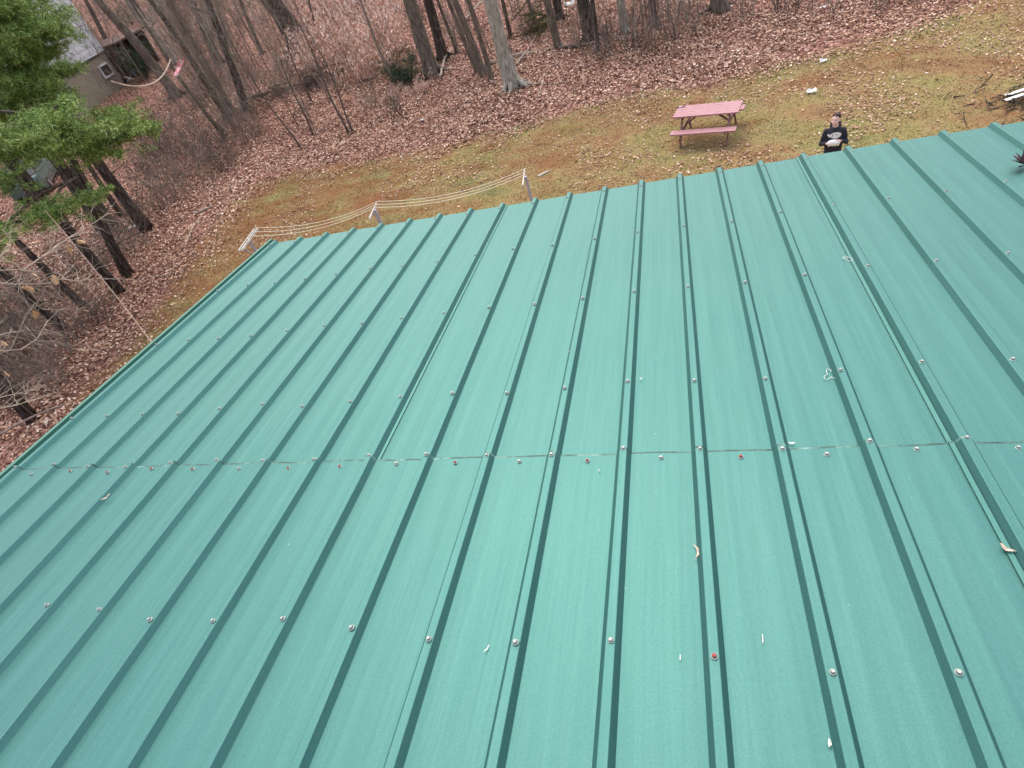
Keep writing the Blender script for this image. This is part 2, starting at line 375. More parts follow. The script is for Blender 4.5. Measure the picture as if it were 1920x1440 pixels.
# cross profile of one pitch, centred on its rib: (du, height)
RIB = [(-.0240, 0), (-.0235, .0003), (-.0115, .0203), (-.0102, .0210), (.0102, .0210), (.0115, .0203), (.0235, .0003), (.0240, 0)]
MIN = [(.060, 0), (.066, .0004), (.076, .0004), (.082, 0), (.1143, .0), (.1466, 0), (.1526, .0004), (.1626, .0004), (.1686, 0)]
seam = -2.347
def wob(u, v): return (noise.noise(Vector((u * 5, v * 1.1, 0))) * .0016 + noise.noise(Vector((u * 2, v * 3.5, 7))) * .0007)
def panel(k0, k1, v0, v1, base, lapl, lapr, edge=True):
    """ribbed sheet from rib k0 to rib k1; lapl / lapr: lift and width of the loose side lap"""
    prof = []
    if lapl: prof += [(k0 * PW - .0245 - lapl, .0030), (k0 * PW - .0250, .0042)]
    for k in range(k0, k1 + 1):
        for i, (du, h) in enumerate(RIB):
            if k == k0 and not lapl and i < 1: continue
            prof.append((k * PW + du, h))
        if k < k1: prof += [(k * PW + du, h) for du, h in MIN]
    if lapr: prof += [(k1 * PW + .0250, .0042), (k1 * PW + .0245 + lapr, .0030)]
    nv = max(2, int(abs(v1 - v0) / .11)); mb = MB(); n = len(prof)
    vl = [v0 + (v1 - v0 - .007) * j / (nv - 1) for j in range(nv)] + [v1]
    for j in range(nv + 1):
        v = vl[j]
        for u, h in prof:
            hh = h + base + (wob(u, v) if h < .002 else .4 * wob(u, v))
            jj = (noise.noise(Vector((u * 6, 3, base * 99))) * .006) if j >= nv - 1 else 0
            if base > .003 and j >= nv - 1: hh += .0015 + .0015 * noise.noise(Vector((u * 9, 1, 2)))
            mb.v.append((u, v + jj, hh))
    for j in range(nv):
        for i in range(n - 1):
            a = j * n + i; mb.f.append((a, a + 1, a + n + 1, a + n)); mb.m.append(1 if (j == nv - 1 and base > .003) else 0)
    o = len(mb.v); last = nv * n                       # thickness of the lower edge
    drop = .004 if base > .001 else .012
    for i in range(n): x, y, z = mb.v[last + i]; mb.v.append((x, y + .001, z - drop))
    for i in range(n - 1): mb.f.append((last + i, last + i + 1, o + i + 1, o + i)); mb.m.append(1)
    for sgn in (0, n - 1):                              # thickness of the side edges
        o2 = len(mb.v)
        for j in range(nv + 1): x, y, z = mb.v[j * n + sgn]; mb.v.append((x, y, z - .0025))
        for j in range(nv): mb.f.append((j * n + sgn, (j + 1) * n + sgn, o2 + j + 1, o2 + j)); mb.m.append(2)
    mb.v = [tuple(ROOFM @ Vector(q)) for q in mb.v]
    ob = hobj(mb, "roof_panel", [m_panel, m_wear_shade, m_dkgreen], smooth=True)
    ob.data.set_sharp_from_angle(angle=R(4))
    return ob
KMAX = 40; RIDGE = -6.6
panels = {}
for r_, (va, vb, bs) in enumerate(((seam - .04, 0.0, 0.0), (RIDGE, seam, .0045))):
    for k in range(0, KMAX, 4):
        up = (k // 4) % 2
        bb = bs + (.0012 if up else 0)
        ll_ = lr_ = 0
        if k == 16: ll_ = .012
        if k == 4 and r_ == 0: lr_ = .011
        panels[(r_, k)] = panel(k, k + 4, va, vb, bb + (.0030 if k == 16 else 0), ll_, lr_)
# back slope, walls, trims
WB = KMAX * PW
zr = roof_pt(0, RIDGE)
back = MB()
yb = 2 * zr.y
back.add([(-.05, zr.y, zr.z + .004), (WB, zr.y, zr.z + .004), (WB, yb, 0), (-.05, yb, 0), (-.05, zr.y, zr.z - .03), (WB, zr.y, zr.z - .03), (WB, yb, -.034), (-.05, yb, -.034)],
         [(0, 1, 2, 3), (7, 6, 5, 4), (3, 2, 6, 7), (0, 3, 7, 4), (1, 5, 6, 2), (0, 4, 5, 1)])
hobj(back, "back_roof_slope", m_panel)
rc = MB()
for s_ in (-1, 1):
    rc.beam((-.06, zr.y + s_ * .09, zr.z + .022 - .012), (WB, zr.y + s_ * .09, zr.z + .022 - .012), .19, .004, up=(0, s_ * sp_, cp))
hobj(rc, "ridge_cap", m_dkgreen)
wl = MB(); tw = -.06
prof = [(-.35, tw - .12), (zr.y, zr.z - .12), (yb + .35, tw - .12)]
for x, th in ((.18, .15), (WB - .3, .15)):
    P_ = [(x, -.35, ZG - .2), (x, -.35, prof[0][1]), (x, zr.y, prof[1][1]), (x, yb + .35, prof[2][1]), (x, yb + .35, ZG - .2)]
    P2 = [(q[0] + th, q[1], q[2]) for q in P_]
    wl.add(P_ + P2, [(0, 1, 2, 3, 4), (9, 8, 7, 6, 5)] + [(i, (i + 1) % 5 + 0, (i + 1) % 5 + 5, i + 5) for i in range(5)])
for y in (-.35, yb + .35): wl.box((WB / 2, y, (ZG + prof[0][1]) / 2 - .1), (WB - .8, .15, prof[0][1] - ZG + .2))
hobj(wl, "wall", m_siding)
fa = MB(); fa.beam((0, -.02, -.09), (WB, -.02, -.09), .03, .14)
hobj(fa, "fascia", m_fascia)
# rake trim along the left gable edge
rk = MB()
def rbeam(mb, u0, u1, n0, n1, v0, v1, mi=0):
    vs = [ROOFM @ Vector((u, v, n)) for n in (n0, n1) for v in (v0, v1) for u in (u0, u1)]
    mb.add(vs, [(0, 2, 3, 1), (4, 5, 7, 6), (0, 1, 5, 4), (2, 6, 7, 3), (0, 4, 6, 2), (1, 3, 7, 5)], mi)
rbeam(rk, -.052, -.030, -.16, .030, RIDGE, .02, 0)
rbeam(rk, -.029, -.012, -.02, .010, RIDGE, .015, 1)
hobj(rk, "rake_trim", [m_ltgreen, m_dkgreen])
# screws
def screw_mesh(m_head, name):
    mb = MB()
    pr = [(.0078, -.001), (.0078, .0013), (.0056, .0026), (.0048, .003)]
    n = 12
    for r, h in pr:
        for i in range(n): a = 2 * math.pi * i / n; mb.v.append((r * math.cos(a), r * math.sin(a), h))
    for j in range(len(pr) - 1):
        for i in range(n): mb.f.append((j * n + i, j * n + (i + 1) % n, (j + 1) * n + (i + 1) % n, (j + 1) * n + i)); mb.m.append(0)
    o = len(mb.v)
    for h, r in ((.003, .0044), (.0072, .0042)):
        for i in range(6): a = 2 * math.pi * i / 6; mb.v.append((r * math.cos(a), r * math.sin(a), h))
    for i in range(6): mb.f.append((o + i, o + (i + 1) % 6, o + 6 + (i + 1) % 6, o + 6 + i)); mb.m.append(1)
    mb.f.append(tuple(o + 6 + i for i in range(6))); mb.m.append(1)
    me = bpy.data.meshes.new(name); me.from_pydata(mb.v, [], mb.f); me.materials.append(m_rubber); me.materials.append(m_head)
    me.polygons.foreach_set("material_index", mb.m); me.update(); return me
sm_z = screw_mesh(m_zinc, "screw"); sm_r = screw_mesh(m_rust, "rusty_screw")
m_rubber.node_tree.nodes["Principled BSDF"].inputs["Metallic"].default_value = .5
bsdf(m_rubber).inputs["Base Color"].default_value = (.24, .30, .28, 1)
spots = []
for k in range(0, 22):
    for v in (-.76, -1.38, -2.02, -3.0): spots.append((k, v, .0210, 0))
    spots.append((k, seam - .012, .0210, 0))
red = {1.5, 2.5, 3.5, 4.5, 6.5, 7.5, 9.5, 11.5, 13.5}
for k in range(0, 19): spots.append((k + .5, seam - .028, .0, 1))
def vis(p):
    c = RW @ (np.array(p) - CAM); return c[2] > 0 and abs(c[0] / c[2] * F) < 965 and abs(c[1] / c[2] * F) < 725
ns = 0
ext = MB()
for k, v, h, fl in spots:
    u = (k + random.uniform(-.012, .012)) * PW; vv = v + random.uniform(-.009, .009) + (.012 * math.sin(k * 1.7) if not fl else 0)
    near = 1 if vv < seam else 0
    kk = min(36, int(k // 4) * 4)
    p = roof_pt(u, vv, h + (.0045 if near else 0) + .0022)
    if not vis(p): continue
    rusty = (fl and k in red) or (k == 13 and v == -3.0)
    if ns < 100 and v != -.76:
        o = bpy.data.objects.new("screw", sm_r if rusty else sm_z); C.objects.link(o)
        o.parent = panels[(near, kk)]; o.location = p
        o.rotation_euler = (-PIT, 0, random.uniform(0, 1)); sc = random.uniform(.95, 1.12); o.scale = (sc, sc, sc)
        if rusty: o['label'] = "rust red screw head"
        ns += 1
    else:
        for q in range(len(sm_z.polygons)):
            pl = sm_z.polygons[q]; ext.add([p + ROOFM.to_3x3() @ sm_z.vertices[i].co for i in pl.vertices], [tuple(range(len(pl.vertices)))], pl.material_index)
for k in range(0, 22):
    p = roof_pt((k + random.uniform(-.01, .01)) * PW, -.085 + random.uniform(-.01, .01), .0225)
    for pl in sm_z.polygons: ext.add([p + ROOFM.to_3x3() @ sm_z.vertices[i].co for i in pl.vertices], [tuple(range(len(pl.vertices)))], pl.material_index)
eo = hobj(ext, "eave_screw", [m_rubber, m_zinc]); eo['kind'] = "stuff"

# debris on the roof
def roof_bit(px, py, length, width, ang, m, name, label, cat, curl=.3, segs=6, h=.004):
    length *= .72; width *= .7; u, v = roof_uv(px, py); base = roof_pt(u, v, h + .004)
    mb = MB(); n = segs; ca, sa = math.cos(ang), math.sin(ang)
    for i in range(n + 1):
        t = i / n - .5; wd = width * (1 - (2 * t) ** 2) * .5 + .0006; bend = curl * length * (t * t * 2)
        for s_, lf in ((-1, .0), (0, .25), (1, .0)):
            a, b2 = t * length, bend + s_ * wd
            mb.v.append((a * ca - b2 * sa, a * sa + b2 * ca, lf * width + .004 * math.sin(t * 5) ** 2))
    for i in range(n):
        for j in range(2): a = i * 3 + j; mb.f.append((a, a + 3, a + 4, a + 1)); mb.m.append(0)
    rot = ROOFM.to_3x3(); mb.v = [tuple(rot @ Vector(q)) for q in mb.v]
    ob = mb.build(name, m); ob.location = base; tag(ob, label, cat); return ob
m_dry = noisy("dry_leaf_bit", [(.3, (.40, .26, .19)), (.7, (.72, .58, .47))], 60, .7)
m_pale = mat("pale_scrap", (.75, .72, .68), .6)
PH = math.pi
roof_bit(1310, 1040, .065, .008, 1.65, m_dry, "dry_needle", "thin curved dry leaf stem lying against a rib low on the roof", "leaf", .5, 8, .008)
roof_bit(545, 945, .05, .008, .95, m_dry, "dead_leaf", "slim pinkish dry leaf on the left part of the roof below the seam", "leaf", .1)
roof_bit(206, 941, .055, .010, 1.0, m_dry, "dead_leaf", "pale curled leaf across a rib at the far left of the roof", "leaf", .3, 6, .02)
roof_bit(929, 553, .055, .008, 1.2, m_dry, "dead_leaf", "small pale leaf leaning on the rib beside the open side lap", "leaf", .2)
roof_bit(1070, 660, .04, .006, 1.3, m_dry, "dead_leaf", "tiny brown leaf sliver near the middle of the upper sheets", "leaf", .1)
roof_bit(1484, 835, .03, .007, -.1, m_pale, "dead_leaf", "short whitish scrap just above the seam right of a rib", "leaf", .1)
roof_bit(1884, 1037, .045, .012, -.8, m_dry, "dead_leaf", "crumpled pinkish leaf at the right edge of the roof", "leaf", .4, 6, .01)
roof_bit(1555, 1398, .022, .007, 1.4, m_pale, "dead_leaf", "small white curled scrap against a rib at the bottom right", "leaf", .2, 5, .006)
roof_bit(1276, 1237, .02, .0022, 1.55, m_pale, "bird_dropping", "thin white streak on the flat beside the rusty screw rib", "dropping", 0)
roof_bit(1430, 1202, .03, .0016, 1.5, m_pale, "bird_dropping", "white fleck with a faint tail right of the rusty screw", "dropping", .05)
roof_bit(915, 1220, .03, .002, 1.1, m_pale, "bird_dropping", "short white scratch on the lower middle sheet", "dropping", .1)
roof_bit(1202, 714, .016, .006, .6, m_pale, "bird_dropping", "small white spot above the seam near the middle rib", "dropping", .1)
roof_bit(1124, 886, .018, .002, 1.9, m_pale, "bird_dropping", "tiny white curl just below the seam", "dropping", .4)
def loop(px, py, r, turns, label):
    u, v = roof_uv(px, py); mb = MB(); pts = []
    for i in range(40):
        a = i / 39 * turns * 2 * PH + 1; rr = r * (.65 + .35 * math.sin(i * .35))
        pts.append(roof_pt(u + rr * math.cos(a), v + rr * 1.5 * math.sin(a), .006 + .001 * i / 40))
    mb.tube(pts, .0009, 4); ob = mb.build("dry_grass_strand", m_pale, origin=roof_pt(u, v)); tag(ob, label, "grass")
loop(1589, 488, .018, 1.3, "looped pale grass strand by the double lap rib on the upper right sheets")
loop(1556, 706, .022, .75, "half loop of pale strand lying on the flat left of the double lap rib")
# dark spiky dead leaf cluster at the right border
u, v = roof_uv(1921, 318); base = roof_pt(u, v, .02); mb = MB()
for i in range(13):
    a = random.uniform(0, 2 * PH); e_ = random.uniform(.1, .9); d = Vector((math.cos(a) * math.cos(e_), math.sin(a) * math.cos(e_), math.sin(e_)))
    sd_ = d.cross(Vector((0, 0, 1))).normalized() * .014
    l_ = random.uniform(.05, .085); mb.add([base, base + d * l_ * .5 + sd_, base + d * l_, base + d * l_ * .5 - sd_ + Vector((0, 0, .006))], [(0, 1, 2), (0, 2, 3)])
ob = mb.build("leaf_cluster", noisy("dark_dead_leaf", [(.3, (.03, .015, .025)), (.7, (.10, .05, .07))], 40, .7), origin=base)
tag(ob, "dark purple spiky cluster of dead leaves on the roof at the right border", "leaf")

# ------------------------------------------------------------------ picnic table
m_red = noisy("faded_red_paint", [(.3, (.28, .125, .145)), (.55, (.38, .20, .225)), (.75, (.48, .30, .33))], 5, .6, .002, stretch=(1, 9, 1))
m_redd = noisy("weathered_red_wood", [(.3, (.16, .06, .06)), (.7, (.33, .19, .17))], 9, .8, .003)
zt = ZG + .76
tc = [Vector(CAM + ray(*p) * ((zt - CAM[2]) / ray(*p)[2])) for p in ((1271.6, 198.4), (1391.9, 188), (1385, 210.4), (1263, 221.3))]
ctr = sum(tc, Vector()) / 4; ax = ((tc[1] - tc[0]) + (tc[2] - tc[3])).normalized(); ang = math.atan2(ax.y, ax.x)
table = thing("picnic_table", (ctr.x, ctr.y, ZG), "faded red wooden picnic table with attached benches on the lawn", "picnic table", rz=ang)
def tobj(mb, name, m, par=table): ob = mb.build(name, m); ob.parent = par; return ob
LT = 1.76
mb = MB()
for i in range(5): mb.box((0, -.30 + i * .15, .745), (LT, .143, .038))
tobj(mb, "tabletop", m_red)
for s_ in (-1, 1):
    mb = MB()
    for j in (-.5, .5): mb.box((0, s_ * .66 + j * .135, .435), (LT, .128, .038))
    tobj(mb, "bench", m_red)
for sx_ in (-1, 1):
    xx = sx_ * .62
    for s_ in (-1, 1):
        mb = MB(); mb.beam((xx + sx_ * .022, s_ * .22, .722), (xx + sx_ * .022, s_ * .68, 0.0), .09, .038, up=(1, 0, 0)); tobj(mb, "leg", m_redd)
    mb = MB(); mb.beam((xx - sx_ * .02, -.78, .39), (xx - sx_ * .02, .78, .39), .038, .09); tobj(mb, "bench_support", m_redd)
    mb = MB(); mb.beam((xx - sx_ * .02, -.33, .70), (xx - sx_ * .02, .33, .70), .038, .07); tobj(mb, "top_support", m_redd)
    mb = MB(); mb.beam((xx - sx_ * .05, 0, .40), (sx_ * .16, 0, .70), .07, .036); tobj(mb, "brace", m_redd)
# small dark and white object left on the table
pt = Vector(CAM + ray(1277, 201) * ((zt + .01 - CAM[2]) / ray(1277, 201)[2])); pt.z = ZG + .764
lg = thing("long_lighter", pt, "small black and white handled tool on the corner of the picnic table", "tool", rz=ang + .12)
mb = MB(); mb.tube([(-.16, 0, .012), (-.05, 0, .014)], .012, 8); tobj(mb, "handle", mat("black_plastic", (.02, .02, .02), .4), lg)
mb = MB(); mb.tube([(-.05, 0, .014), (.02, 0, .014)], [.014, .014], 8); tobj(mb, "collar", mat("white_plastic", (.8, .8, .8), .4), lg)
mb = MB(); mb.tube([(.02, 0, .014), (.08, 0, .016), (.115, .03, .018)], [.011, .012, .006], 8); tobj(mb, "tip", mat("black_tip", (.03, .03, .03), .5), lg)

# ------------------------------------------------------------------ clothesline
m_post = noisy("weathered_grey_wood", [(.3, (.28, .25, .28)), (.7, (.52, .48, .52))], 9, .8, .004, stretch=(4, 4, .6))
m_arm = noisy("pale_bare_wood", [(.3, (.45, .42, .38)), (.7, (.75, .72, .66))], 9, .7)
m_line = mat("cream_line", (.62, .56, .43), .6)
ZA = ZG + 1.9
def zpt(px, py, z): d = ray(px, py); return Vector(CAM + d * ((z - CAM[2]) / d[2]))
tops = [zpt(466, 449, ZA), zpt(703, 395, ZA), zpt(986, 333, ZA)]
da = (zpt(478, 427, ZA) - zpt(448, 468, ZA)); AL = da.length; da.normalize(); da.z = 0
ptlab = ["leaning grey clothesline post with a long pale cross arm by the roof's left corner", "middle clothesline post, short and grey, above the roof edge", "slim grey clothesline post nearest the picnic table"]
ends = []
for i, (t, lb) in enumerate(zip(tops, ptlab)):
    po = thing("clothesline_post", (t.x, t.y, ZG), lb, "post", "clothesline posts behind the roof")
    wl_ = .06 if i != 1 else .075
    mb = MB(); mb.beam((0, 0, -.1), (0, 0, 1.93), wl_, wl_, up=(da.x, da.y, 0)); pm = mb.build("pole", m_post); pm.parent = po
    half = AL / 2 * (1, .72, .72)[i]
    mb = MB()
    off = Vector((-da.y, da.x, 0)) * .048
    for s_ in ((1, -1) if i == 0 else (1,)): mb.beam(off * s_ + Vector((0, 0, 1.9)) - da * half, off * s_ + Vector((0, 0, 1.9)) + da * half, .022, .055)
    am = mb.build("cross_arm", m_arm); am.parent = po
    if i == 0:
        mb = MB(); mb.beam(-da * half * .75 + Vector((0, 0, 1.87)), Vector((0, 0, 1.35)), .03, .04); bm_ = mb.build("brace", m_post); bm_.parent = po
    ends.append([Vector((t.x, t.y, ZG + 1.955)) + da * half * q for q in (.95, .55, .15)])
lbl = ["far cream clothesline strand of the three", "middle cream clothesline strand of the three", "near cream clothesline strand of the three"]
for j in range(3):
    mb = MB(); pts = []
    for a, b2 in ((ends[0][j], ends[1][j]), (ends[1][j], ends[2][j])):
        for i in range(15):
            t = i / 14; p = a.lerp(b2, t); p.z -= .22 * 4 * t * (1 - t); pts.append(p)
    mb.tube(pts, .0085, 5); ob = mb.build("clothesline", m_line, origin=ends[0][j]); tag(ob, lbl[j] + " strung between the posts", "clothesline", "clothesline strands")
mb = MB(); mb.tube([tops[0] + Vector((0, 0, -.02)), tops[0].lerp(zpt(540, 486, ZG), 1.0)], .006, 5)
ob = mb.build("guy_line", m_line, origin=tops[0]); tag(ob, "cream guy line running down from the leaning left clothesline post", "rope")
# white stick on the lawn
a, b2 = gp(1010, 333), gp(1032, 322); mb = MB(); mb.tube([a + Vector((0, 0, .04)), a.lerp(b2, .6) + Vector((0, 0, .05)), b2 + Vector((0, 0, .04))], [.035, .03, .012], 7)
tag(mb.build("stick", m_arm, origin=a), "pale white stick on the grass right of the clothesline", "stick")

# ------------------------------------------------------------------ person
def make_person():
    fx, fy = 6.24, 9.98
    face = math.atan2(CAM[1] - fy, CAM[0] - fx)
    root = thing("person", (fx, fy, ZG), "person in a black hoodie with white chest print, looking up from the lawn", "person", rz=face - PH / 2 + .05)
    # local frame: +y forward (towards the viewer), +x the viewer's left
    m_skin = noisy("skin", [(.3, (.70, .46, .39)), (.7, (.80, .57, .50))], 20, .55)
    m_hood = noisy("black_hoodie", [(.3, (.012, .013, .022)), (.7, (.035, .036, .055))], 30, .9)
    m_jean = noisy("grey_jeans", [(.3, (.10, .12, .16)), (.7, (.18, .21, .27))], 30, .9)
    m_hair = mat("brown_hair", (.035, .02, .016), .8)
    m_white = noisy("white_print", [(.3, (.62, .64, .64)), (.7, (.82, .84, .83))], 60, .6)
    def rem(ob, vox, it=4):
        r = ob.modifiers.new("r", 'REMESH'); r.mode = 'VOXEL'; r.voxel_size = vox; r.use_smooth_shade = True
        s = ob.modifiers.new("s", 'SMOOTH'); s.iterations = it; s.factor = .5
    HT = .20                                        # head turn to the viewer's left
    hr = Matrix.Rotation(-.38, 3, 'Z') @ Matrix.Rotation(.16, 3, 'X')
    hc = Vector((0.01, .03, 1.625))
    def H(x, y, z): return hc + hr @ Vector((x, y, z))
    arms = []
    for s_ in (-1, 1):
        sh = Vector((s_ * .160, 0, 1.375)); el = Vector((s_ * .238, .02, 1.12)); wr = Vector((s_ * .115 + .01, .20, 1.20 + (-.01 if s_ > 0 else .03)))
        arms.append((s_, sh, el, wr))
    # body: one continuous surface
    mb = MB()
    mb.tube([(0, 0, .86), (0, 0, 1.0), (0, .01, 1.2), (0, -.01, 1.36), (0, -.01, 1.44)], [.115, .11, .11, .09, .06], 12)
    mb.tube([(0, -.005, 1.42), (0, .015, 1.55)], [.058, .052], 10)
    mb.ball(H(0, -.012, .02), (.074, .095, .105), 16, 12, rot=hr)          # skull
    mb.ball(H(0, .028, -.045), (.054, .062, .062), 14, 10, rot=hr)         # jaw
    mb.ball(H(0, .082, -.088), (.022, .016, .016), 10, 8, rot=hr)          # chin
    mb.tube([H(0, .088, .012), H(0, .112, -.028), H(0, .092, -.036)], [.010, .014, .010], 8)   # nose
    mb.ball(H(0, .086, -.058), (.023, .010, .008), 10, 6, rot=hr)          # lips
    for s_ in (-1, 1):
        mb.ball(H(s_ * .031, .079, .026), (.020, .010, .007), 8, 6, rot=hr)  # brows
        mb.ball(H(s_ * .078, -.01, -.005), (.010, .020, .030), 8, 8, rot=hr) # ears
        mb.ball(H(s_ * .045, .06, -.03), (.022, .022, .022), 8, 8, rot=hr)   # cheeks
    for s_, sh, el, wr in arms:
        mb.tube([sh, el, wr], [.052, .042, .027], 10); mb.ball(el, .043)
        d = (wr - el).normalized(); side = Vector((-s_, .35, 0)).normalized(); pc = wr + d * .05
        mb.ball(pc, (.042, .045, .022), 10, 8)
        for q in range(4):                                                   # fingers closing on the controller
            b0 = pc + Vector((-s_ * .030, .012 + .004 * q, .028 - q * .019)); L_ = (.030, .034, .032, .026)[q]
            mb.tube([b0, b0 + Vector((-s_ * L_, .020, 0)), b0 + Vector((-s_ * (L_ + .022), -.004, -.004)), b0 + Vector((-s_ * (L_ + .012), -.022, -.006))], [.0095, .009, .008, .007], 7)
        mb.tube([pc + Vector((0, .0, .02)), pc + Vector((-s_ * .022, .02, .045)), pc + Vector((-s_ * .050, .022, .050))], [.012, .0105, .008], 7)
    for s_ in (-1, 1):
        mb.tube([(s_ * .09, 0, .90), (s_ * .10, .01, .50), (s_ * .11, -.01, .10)], [.085, .055, .038], 10)
        mb.tube([(s_ * .11, -.03, .06), (s_ * .12, .12, .04)], [.045, .035], 8)
    body = mb.build("body", m_skin); body.parent = root; rem(body, .009, 2)
    # eyes and mouth
    eyes = MB()
    for s_ in (-1, 1):
        eyes.ball(H(s_ * .030, .078, .010), (.012, .007, .006), 10, 6, rot=hr)
    e = eyes.build("eyes", mat("eye", (.04, .03, .03), .3)); e.parent = root
    br = MB()
    for s_ in (-1, 1): br.ball(H(s_ * .031, .086, .031), (.018, .006, .003), 8, 6, rot=hr)
    br = br.build("eyebrows", m_hair); br.parent = root
    mo = MB(); mo.ball(H(0, .0955, -.058), (.022, .005, .005), 8, 6, rot=hr); mo = mo.build("mouth", mat("lips", (.45, .18, .17), .5)); mo.parent = root
    # hair: short with a raised top
    hm = MB(); hm.ball(H(0, -.030, .052), (.080, .092, .082), 16, 12, rot=hr)
    for i in range(60):
        a = random.uniform(0, 2 * PH); rr = random.uniform(0, .06)
        q = H(rr * math.cos(a), .012 + rr * math.sin(a), .115 - rr * .35); hm.ball(q, (.014, .018, .022), 6, 5)
    hair = hm.build("hair", m_hair); hair.parent = root; rem(hair, .009, 2)
    # hoodie
    hd = MB()
    for z, rx, ry, nx in ():
        pass
    rings = [(.78, .165, .125), (.82, .178, .142), (.95, .172, .145), (1.10, .175, .145), (1.25, .18, .145), (1.35, .175, .13), (1.415, .12, .105), (1.46, .08, .085)]
    n = 20; o = 0
    for z, rx, ry in rings:
        for i in range(n): a = 2 * PH * i / n; hd.v.append((rx * math.cos(a), ry * math.sin(a), z))
    for j in range(len(rings) - 1):
        for i in range(n): i2 = (i + 1) % n; hd.f.append((j * n + i, j * n + i2, (j + 1) * n + i2, (j + 1) * n + i)); hd.m.append(0)
    hd.f.append(tuple(range(n))[::-1]); hd.m.append(0); k = (len(rings) - 1) * n; hd.f.append(tuple(k + i for i in range(n))); hd.m.append(0)
    for s_, sh, el, wr in arms:
        wr2 = el.lerp(wr, .88)
        hd.tube([sh + Vector((-s_ * .05, 0, .0)), sh, sh.lerp(el, .5), el, el.lerp(wr, .5), wr2], [.060, .064, .060, .055, .048, .040], 12); hd.ball(el, .056)
        hd.ball(sh, (.066, .07, .062))
    for i in range(14):                                 # hood lying round the neck
        a = 2 * PH * i / 14; hd.ball((.085 * math.cos(a), -.02 + .085 * math.sin(a) - (.04 if math.sin(a) < 0 else 0), 1.475 - .035 * (math.sin(a) > .3) + .02 * (math.sin(a) < -.3)), (.034, .034, .032), 8, 6)
    hd.ball((0, -.13, 1.42), (.10, .06, .10), 12, 8)
    ho = hd.build("hoodie", m_hood); ho.parent = root; rem(ho, .012, 3)
    # chest print: pale rounded dome with a ragged wing, a flat transfer following the chest
    def chest(x, z): return Vector((x, .142 * math.sqrt(max(.05, 1 - (x / .185) ** 2)) + .008, z))
    pr = MB(); pts = []
    out = []
    for i in range(28):
        a = 2 * PH * i / 28; x = .105 * math.cos(a) - .02; z = .066 * math.sin(a) + 1.335
        out.append((x, z))
    wing = [(.045, 1.365), (.09, 1.350), (.135, 1.362), (.122, 1.342), (.146, 1.326), (.11, 1.318), (.12, 1.298), (.06, 1.302)]
    for poly in (out, wing):
        cx = sum(p_[0] for p_ in poly) / len(poly); cz = sum(p_[1] for p_ in poly) / len(poly)
        o = len(pr.v); pr.v.append(tuple(chest(cx, cz)))
        for fr in (.5, 1):
            for x, z in poly: pr.v.append(tuple(chest(cx + (x - cx) * fr, cz + (z - cz) * fr)))
        k = len(poly)
        for i in range(k):
            i2 = (i + 1) % k; pr.f.append((o, o + 1 + i, o + 1 + i2)); pr.f.append((o + 1 + i, o + 1 + k + i, o + 1 + k + i2, o + 1 + i2)); pr.m += [0, 0]
    po = pr.build("chest_print", m_white); po.parent = root
    sol = po.modifiers.new("s", 'SOLIDIFY'); sol.thickness = .004; sol.offset = 1
    pm = MB()
    for x, z, w_, h_ in ((.04, 1.355, .004, .035), (.04, 1.335, .03, .004), (.025, 1.315, .004, .025), (-.02, 1.35, .022, .004), (-.04, 1.33, .016, .004), (.05, 1.32, .02, .004)):
        c_ = chest(x, z); pm.box((c_.x, c_.y + .004, c_.z), (w_, .006, h_))
    pm = pm.build("print_marks", m_hood); pm.parent = po
    # trousers and shoes
    tr = MB(); tr.tube([(0, 0, .78), (0, 0, .93)], [.15, .15], 14)
    for s_ in (-1, 1): tr.tube([(s_ * .085, 0, .88), (s_ * .10, .01, .50), (s_ * .11, -.005, .09)], [.10, .078, .062], 12)
    t_ = tr.build("trousers", m_jean); t_.parent = root; rem(t_, .014, 3)
    for s_ in (-1, 1):
        sh_ = MB(); sh_.ball((s_ * .115, .05, .045), (.055, .145, .05), 12, 8); sh_ = sh_.build("shoe", mat("shoe", (.05, .05, .055), .6), smooth=True); sh_.parent = root
    # white controller held at the belly: a thing of its own
    cm = thing("controller", root.matrix_world @ Vector((0, 0, 0)), "white handheld controller gripped in both hands at the belly", "controller", rz=root.rotation_euler[2])
    cm.location = Vector((fx, fy, ZG)) + Matrix.Rotation(root.rotation_euler[2], 3, 'Z') @ Vector((.01, .235, 1.21))
    mwh = mat("white_shell", (.85, .86, .86), .35)
    cb = MB(); cb.ball((0, .01, .01), (.13, .055, .07), 14, 10)
    for s_ in (-1, 1): cb.ball((s_ * .085, .0, -.02), (.032, .032, .05), 10, 8)
    c_ = cb.build("shell", mwh); c_.parent = cm; rem(c_, .008, 3)
    for s_ in (-1, 1):
        st = MB(); st.tube([(s_ * .045, .01, .035), (s_ * .045, .012, .058)], [.006, .008], 8); st = st.build("stick", mat("stick_grey", (.3, .3, .3), .5)); st.parent = cm
make_person()

